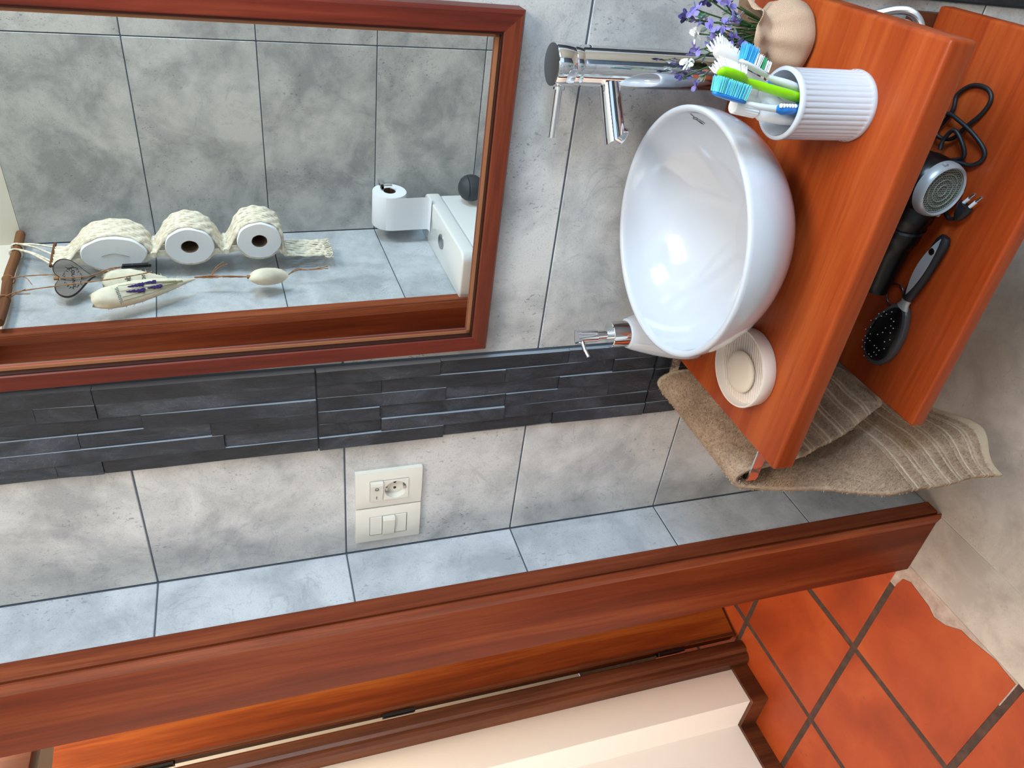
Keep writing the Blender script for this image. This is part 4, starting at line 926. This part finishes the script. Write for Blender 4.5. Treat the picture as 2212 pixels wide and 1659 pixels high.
# wooden heart
def heart2d(n=48, w=1.0, h=1.0):
    pts = []
    for i in range(n):
        t = 2 * math.pi * i / n; x = 16 * math.sin(t) ** 3; y = 13 * math.cos(t) - 5 * math.cos(2 * t) - 2 * math.cos(3 * t) - math.cos(4 * t); pts.append((x / 32 * w, (y + 2.5) / 29 * h))
    return pts
def heart_solid(name, c, ex, ez, w, h, th, m, parent, puff=0.0):
    c = Vector(c); ex = Vector(ex).normalized(); ez = Vector(ez).normalized(); nn = ex.cross(ez).normalized()
    P = heart2d(56, w, h); v = []; f = []; n = len(P)
    rings = [(1.0, -th / 2), (1.0, th / 2)] if not puff else [(0.0, -puff), (0.35, -puff * .95), (0.65, -puff * .75), (0.88, -puff * .38), (1.0, 0.0), (0.88, puff * .38), (0.65, puff * .75), (0.35, puff * .95), (0.0, puff)]
    for s_, d in rings:
        for x, y in P: v.append(tuple(c + ex * x * s_ + ez * y * s_ + nn * d))
    for k in range(len(rings) - 1):
        for i in range(n): f.append((k * n + i, k * n + (i + 1) % n, (k + 1) * n + (i + 1) % n, (k + 1) * n + i))
    if not puff: f += [tuple(range(n)), tuple((len(rings) - 1) * n + i for i in range(n))]
    return clean(obj(name, v, f, m, parent)), nn
hx = Vector((-0.80, 0.60, 0.0)).normalized(); hz = Vector((0.0, 0.0, 1.0))
# seen from the room the heart faces the mirror and the basin side
wh_ = empty('wooden_heart', (0.060, -0.985, 1.78), 'grey wooden heart with burnt edges and lettering, hung on jute', 'ornament')
hc_ = Vector((0.060, -0.975, 1.777)); ex_ = Vector((-0.72, 0.69, 0)).normalized()
o, nn = heart_solid('heart_edge', hc_, ex_, hz, 0.098, 0.094, 0.009, M_burn, wh_)
o2, _ = heart_solid('heart_face', hc_ + nn * 0.0046, ex_, hz, 0.0925, 0.0885, 0.0022, M_heart, wh_)
if nn.x < 0: nn = -nn
def hpt(u, w, d=0.0062): return hc_ + ex_ * u + hz * w + nn * d
fm = frame(tuple(hpt(0, 0.004)), tuple(ex_), (0, 0, 1))
text('heart_lettering', 'Forever', 0.017, fm, M_ink, wh_, 0.0002, 0.15)
ringm = MB()
for t in np.linspace(0, 2 * math.pi, 44)[:-1]:
    u, w = 0.026 * math.cos(t), 0.004 + 0.019 * math.sin(t); d_ = Vector((random.uniform(-.004, .004), 0, 0)).x
    ringm.add(*tubevf([tuple(hpt(u, w)), tuple(hpt(u + random.uniform(-.005, .005), w + random.uniform(-.005, .005)))], 0.0006, 4))
ringm.obj('burnt_wreath', M_burn, wh_)
def twine(name, P, parent, r=0.0014): 
    pts = catmull(P, 8); return tube(name, pts, [r * (1 + 0.25 * math.sin(i * 1.9)) for i in range(len(pts))], M_twine, parent, 7)
SX = 0.034
twine('twine', [(SX, -1.030, 1.945), (0.050, -1.015, 1.90), (0.064, -0.990, 1.828), tuple(hpt(0, 0.03, .009)), tuple(hpt(0.0, -0.03, .009)), (0.066, -1.0, 1.70), (0.058, -1.020, 1.676)], wh_)
twine('twine', [(0.058, -1.020, 1.676), (0.058, -1.005, 1.705), tuple(hpt(0.0, -0.05, .0))], wh_, 0.0012)
tube('twine_loop', [(SX + .0135 * math.cos(t), -1.030, 1.933 + .0135 * math.sin(t)) for t in np.linspace(0, 2 * math.pi, 17)], 0.0016, M_twine, wh_, 7)
tube('twine_knot', [tuple(hpt(0, 0.036, .004)), tuple(hpt(0, 0.046, .004))], [0.005, 0.004], M_twine, wh_, 8)
twine('twine_end', [(0.05, -1.015, 1.90), (0.055, -0.995, 1.885), (0.05, -0.97, 1.872)], wh_, 0.001)
cp = empty('wooden_peg', (0.058, -1.02, 1.64), 'small black clothes peg hanging below the wooden heart', 'peg')
box('peg_half', (0.0545, -1.026, 1.604), (0.0585, -1.016, 1.675), M_black, cp, 0.001, 1); box('peg_half', (0.0600, -1.026, 1.610), (0.0640, -1.016, 1.672), M_ink, cp, 0.001, 1)
tube('spring', [(0.0595 + .004 * math.cos(t), -1.021, 1.648 + .004 * math.sin(t)) for t in np.linspace(0, 2 * math.pi, 13)], 0.0009, M_chrome_d, cp, 6)

# lavender pouches
def pouch(name_label, top, tip, ex, w, th, seedv):
    top, tip = Vector(top), Vector(tip); r = empty('fabric_pouch', top, name_label, 'pouch', 'lavender pouches on the stick'); ex = Vector(ex).normalized(); dn = (tip - top); L = dn.length; dn.normalize(); ex = (ex - dn * ex.dot(dn)).normalized(); nn = ex.cross(dn); 
    if nn.x < 0: nn = -nn
    rows = [(0.0, .55, .35), (.05, .75, .75), (.12, .92, 1.0), (.25, 1.0, 1.0), (.42, .98, .95), (.6, .78, .8), (.75, .52, .6), (.88, .26, .35), (.96, .12, .2), (1.0, .07, .1)]
    v = []; f = []; sg_ = 28
    for t, a, b in rows:
        for i in range(sg_):
            an_ = 2 * math.pi * i / sg_; q = 1 + 0.05 * math.sin(5 * an_ + t * 9 + seedv); v.append(tuple(top + dn * (L * t + 0.004 * math.sin(3 * an_) * (1 - t)) + ex * (w * a * math.cos(an_) * q) + nn * (th * b * math.sin(an_) * q)))
    for k in range(len(rows) - 1):
        for i in range(sg_): f.append((k * sg_ + i, k * sg_ + (i + 1) % sg_, (k + 1) * sg_ + (i + 1) % sg_, (k + 1) * sg_ + i))
    f += [tuple(range(sg_)), tuple((len(rows) - 1) * sg_ + i for i in range(sg_))]
    o = obj('cloth', v, f, M_fab, r); shade_auto(o, 1.4)
    ed = MB()
    for i in range(60):
        t = random.uniform(0, .95); a = np.interp(t, [q[0] for q in rows], [q[1] for q in rows]); p = top + dn * L * t + ex * w * a * random.choice((-1, 1)); ed.add(*tubevf([tuple(p), tuple(p + rv() * random.uniform(.003, .008))], 0.0006, 4))
    ed.obj('frayed_edge', M_fab, r)['kind'] = 'stuff'
    def at(t, s, d=1.0):
        a = np.interp(t, [q[0] for q in rows], [q[1] for q in rows]); b = np.interp(t, [q[0] for q in rows], [q[2] for q in rows])
        return top + dn * L * t + ex * (w * a * s) + nn * (th * b * math.sqrt(max(0, 1 - s * s)) + 0.0012) * d
    return r, at, dn, ex, nn
pex = Vector((-0.72, 0.69, 0.0))
p2, at2, dn2, ex2, nn2 = pouch('cream printed lavender pouch half hidden behind the purple embroidered one', (0.042, -0.975, 1.716), (0.036, -0.990, 1.570), pex, 0.030, 0.010, 2.0)
m4 = frame(tuple(at2(.38, 0, 1.02) + nn2 * .001), tuple(ex2 if ex2.y > 0 else -ex2), tuple(-dn2)); text('pouch_lettering', 'de', 0.020, m4, M_ink, p2, 0.0003)
m4 = frame(tuple(at2(.62, 0, 1.02) + nn2 * .001), tuple(ex2 if ex2.y > 0 else -ex2), tuple(-dn2)); text('pouch_lettering', 'nde', 0.018, m4, M_ink, p2, 0.0003)
p1, at1, dn1, ex1, nn1 = pouch('cream fabric pouch embroidered with purple lavender sprigs, hung on jute', (0.062, -0.855, 1.732), (0.050, -0.950, 1.500), pex, 0.029, 0.017, 0.0)
for t0, s0, t1, s1 in ((.30, -.05, .45, .12), (.33, -.45, .46, -.42), (.48, -.55, .58, -.5), (.50, .0, .62, .1)):
    sp5 = MB()
    for q in range(26):
        u = q / 25; p = at1(t0 + (t1 - t0) * u, s0 + (s1 - s0) * u); wd = .0010 + .0038 * u
        sp5.add(*tubevf([tuple(p + ex1 * random.uniform(-wd, wd)), tuple(p + ex1 * random.uniform(-wd, wd) + dn1 * .006 + nn1 * .001)], 0.0012 + 0.0013 * u, 5))
    sp5.obj('embroidered_sprig', M_purple, p1)
    tube('embroidered_stem', [tuple(at1(t1 + (0.86 - t1) * u, s1 * (1 - u * .6))) for u in np.linspace(0, 1, 9)], 0.0006, M_olive, p1, 5)
for s_ in (-.7, -.2, .3, .62): tube('embroidered_stem', [tuple(at1(.25 + .55 * u, s_ * (1 - .4 * u))) for u in np.linspace(0, 1, 10)], 0.0005, M_olive, p1, 5)
m4 = frame(tuple(at1(.22, .1) + nn1 * .001), tuple(ex1 if ex1.y > 0 else -ex1), tuple(-dn1)); text('pouch_lettering', 'amour', 0.016, m4, M_grey_ink, p1, 0.0003, 0.3)
twine('twine', [(SX, -0.935, 1.938), (0.055, -0.932, 1.90), (0.070, -0.925, 1.80), (0.078, -0.925, 1.70), (0.074, -0.945, 1.64), (0.070, -0.965, 1.60)], p1)
tube('twine_loop', [(SX + .0135 * math.cos(t), -0.935, 1.931 + .0135 * math.sin(t)) for t in np.linspace(0, 2 * math.pi, 17)], 0.0016, M_twine, p1, 7)
twine('twine_bow', [(0.040, -0.936, 1.915), (0.055, -0.925, 1.90), (0.062, -0.93, 1.88), (0.048, -0.936, 1.905), (0.055, -0.92, 1.87)], p1, 0.0011)
# small heart cushion
hp_ = empty('heart_cushion', (0.05, -0.955, 1.315), 'small white stuffed fabric heart hanging on twisted jute', 'ornament')
cx3 = Vector((0.35, 0.94, 0.0)).normalized()
heart_solid('cushion', (0.052, -0.935, 1.317), cx3, Vector((0.12, -0.1, 1)), 0.064, 0.105, 0, M_fab, hp_, 0.023)[0].data.polygons.foreach_set('use_smooth', [True] * 0) if False else shade_auto(heart_solid('cushion', (0.052, -0.935, 1.317), cx3, Vector((0.0, 0.0, 1)), 0.064, 0.105, 0, M_fab, hp_, 0.023)[0], 1.4)
for q in range(3): twine('twisted_jute', [(0.050, -0.958, 1.502), (0.050 + .003 * math.cos(q * 2), -0.956 + .003 * math.sin(q * 2), 1.46), (0.051 + .003 * math.sin(q), -0.948, 1.42), (0.052, -0.940, 1.366)], hp_, 0.0017)
twine('jute_tail', [(0.051, -0.956, 1.462), (0.062, -0.985, 1.445), (0.068, -1.00, 1.425)], hp_, 0.0012); twine('jute_tail', [(0.051, -0.956, 1.462), (0.063, -0.978, 1.440), (0.069, -0.985, 1.417)], hp_, 0.0012)
for q in range(2): twine('hanging_jute', [(0.050, -0.940, 1.268), (0.048 + q * .002, -0.965 - q * .004, 1.24), (0.046, -0.968, 1.21), (0.044 + q * .003, -0.972 - q * .006, 1.155)], hp_, 0.0013)
tube('twisted_knot', [(0.051, -0.941, 1.372), (0.052, -0.940, 1.364)], [0.0055, 0.0045], M_twine, hp_, 8)

# ------------------------------------------------------------------ toilet cistern, paper holder, brush
to_ = empty('toilet', (0.10, -1.04, 0), 'white toilet with a low cistern, seen in the mirror below the hanging rolls', 'toilet')
def rbox(name, x0, x1, y0, y1, z0, z1, rad, m, parent, bv=0.006):
    bm = bmesh.new(); v, f = boxvf((x0, y0, z0), (x1, y1, z1)); vs = [bm.verts.new(p) for p in v]
    for q in f: bm.faces.new([vs[i] for i in q])
    ed = [e for e in bm.edges if abs(e.verts[0].co.z - e.verts[1].co.z) > 1e-4 and max(e.verts[0].co.x, e.verts[1].co.x) > x1 - 1e-4]
    bmesh.ops.bevel(bm, geom=ed, offset=rad, segments=8, profile=.5, affect='EDGES')
    ed = [e for e in bm.edges if abs(e.calc_face_angle(0)) > 0.7]
    bmesh.ops.bevel(bm, geom=ed, offset=bv, segments=3, profile=.5, affect='EDGES')
    me = bpy.data.meshes.new(name); bm.to_mesh(me); bm.free(); o = place(name, me, m, parent, False); shade_auto(o, 0.9); return o
rbox('cistern_lid', 0.0005, 0.142, -1.245, -0.832, 0.768, 0.811, 0.03, M_tank, to_)
rbox('cistern_tank', 0.0005, 0.136, -1.240, -0.837, 0.40, 0.766, 0.03, M_tank, to_)
rbox('pedestal', 0.0005, 0.30, -1.12, -0.96, 0.0, 0.40, 0.05, M_tank, to_)
lathe('flush_button', [(0.0, 0.0), (0.023, 0.0), (0.023, 0.003), (0.021, 0.0045), (0.0, 0.004)], (0.075, -1.035, 0.8105), M_chrome_d, to_, 32)
def oval(name, x0, x1, hw, z0, z1, m, taper=1.0, hole=0):
    v = []; f = []; sg_ = 40; cxo, hl = (x0 + x1) / 2, (x1 - x0) / 2; rr = [(taper, z0), (1.0, z1), (0.0, z1)] if not hole else [(1.0, z0), (1.0, z1), (hole, z1), (hole, z0), (1.0, z0)]
    for s_, z in rr:
        for i in range(sg_):
            a = 2 * math.pi * i / sg_; v.append((cxo + hl * s_ * math.cos(a), -1.04 + hw * s_ * math.sin(a), z))
    for k in range(len(rr) - 1):
        for i in range(sg_): f.append((k * sg_ + i, k * sg_ + (i + 1) % sg_, (k + 1) * sg_ + (i + 1) % sg_, (k + 1) * sg_ + i))
    if not hole: f.append(tuple(range(sg_)))
    o = clean(obj(name, v, f, m, to_)); shade_auto(o, 0.9); return o
oval('bowl', 0.20, 0.62, 0.165, 0.0, 0.40, M_tank, 0.55); oval('seat_lid', 0.205, 0.62, 0.168, 0.405, 0.428, M_tank, 0.98)
th = empty('paper_holder', (0.16, -1.27, 0.95), 'small chrome bracket on the tiled wall behind the cistern', 'holder')
tube('bracket', [(0.163, YO + 0.001, 0.955), (0.163, -1.245, 0.955), (0.163, -1.236, 0.945), (0.163, -1.228, 0.93)], [(0.008, 0.003)] * 4, M_chrome, th, 12, up=(0, 0, 1)) if False else None
box('bracket_arm', (0.158, YO, 0.943), (0.170, -1.226, 0.953), M_chrome, th, 0.001, 1); box('bracket_hook', (0.158, -1.236, 0.918), (0.170, -1.226, 0.953), M_chrome, th, 0.001, 1)
tube('rod', [(0.164, -1.229, 0.924), (0.045, -1.229, 0.924)], 0.004, M_chrome, th, 12)
tr_ = empty('toilet_roll', (0.1, -1.225, 0.926), 'white toilet roll with a hanging sheet, on the chrome bracket above the cistern', 'toilet paper')
cr = (0.046, -1.2235, 0.927)
lathe('paper_roll', [(0.019, 0.0), (0.051, 0.0), (0.052, 0.002), (0.052, 0.106), (0.051, 0.108), (0.019, 0.108)], cr, M_paper, tr_, 48, 'x', close=True)
lathe('core', [(0.018, 0.002), (0.0190, 0.002), (0.0190, 0.107), (0.018, 0.107)], cr, M_core, tr_, 28, 'x', close=True)
v = []; f = []
path = [(-1.190, 0.965), (-1.175, 0.945), (-1.1705, 0.925), (-1.171, 0.90), (-1.172, 0.87), (-1.173, 0.84), (-1.172, 0.818), (-1.168, 0.8135), (-1.150, 0.813)]
for y, z in path: v += [(0.047, y, z), (0.153, y, z), (0.047, y + .0006, z + .0006), (0.153, y + .0006, z + .0006)]
for i in range(len(path) - 1): a, b = i * 4, i * 4 + 4; f += [(a, a + 1, b + 1, b), (a + 2, b + 2, b + 3, a + 3), (a, b, b + 2, a + 2), (a + 1, a + 3, b + 3, b + 1)]
o = obj('hanging_sheet', v, f, M_paper, tr_); shade_auto(o, 0.9)
tb = empty('toilet_brush', (0.178, -1.165, 0), 'dark grey round-topped toilet brush standing beside the cistern', 'toilet brush')
lathe('holder', [(0.0, 0), (0.034, 0), (0.035, 0.006), (0.031, 0.30), (0.030, 0.302), (0.0, 0.302)], (0.186, -1.19, 0), M_rubber, tb, 40)
tube('stem', [(0.186, -1.19, 0.30), (0.186, -1.160, 0.62)], 0.007, M_chrome_d, tb, 14)
lathe('round_knob', [(0.0, -.040), (0.015, -.038), (0.029, -.029), (0.038, -.014), (0.0405, 0.0), (0.039, 0.012), (0.036, 0.014), (0.0375, 0.018), (0.030, 0.029), (0.016, 0.038), (0.0, 0.041)], (0.186, -1.160, 0.688), mat('dark_grey_rubber', '#34383d', 0.6), tb, 36, ang=0.5)
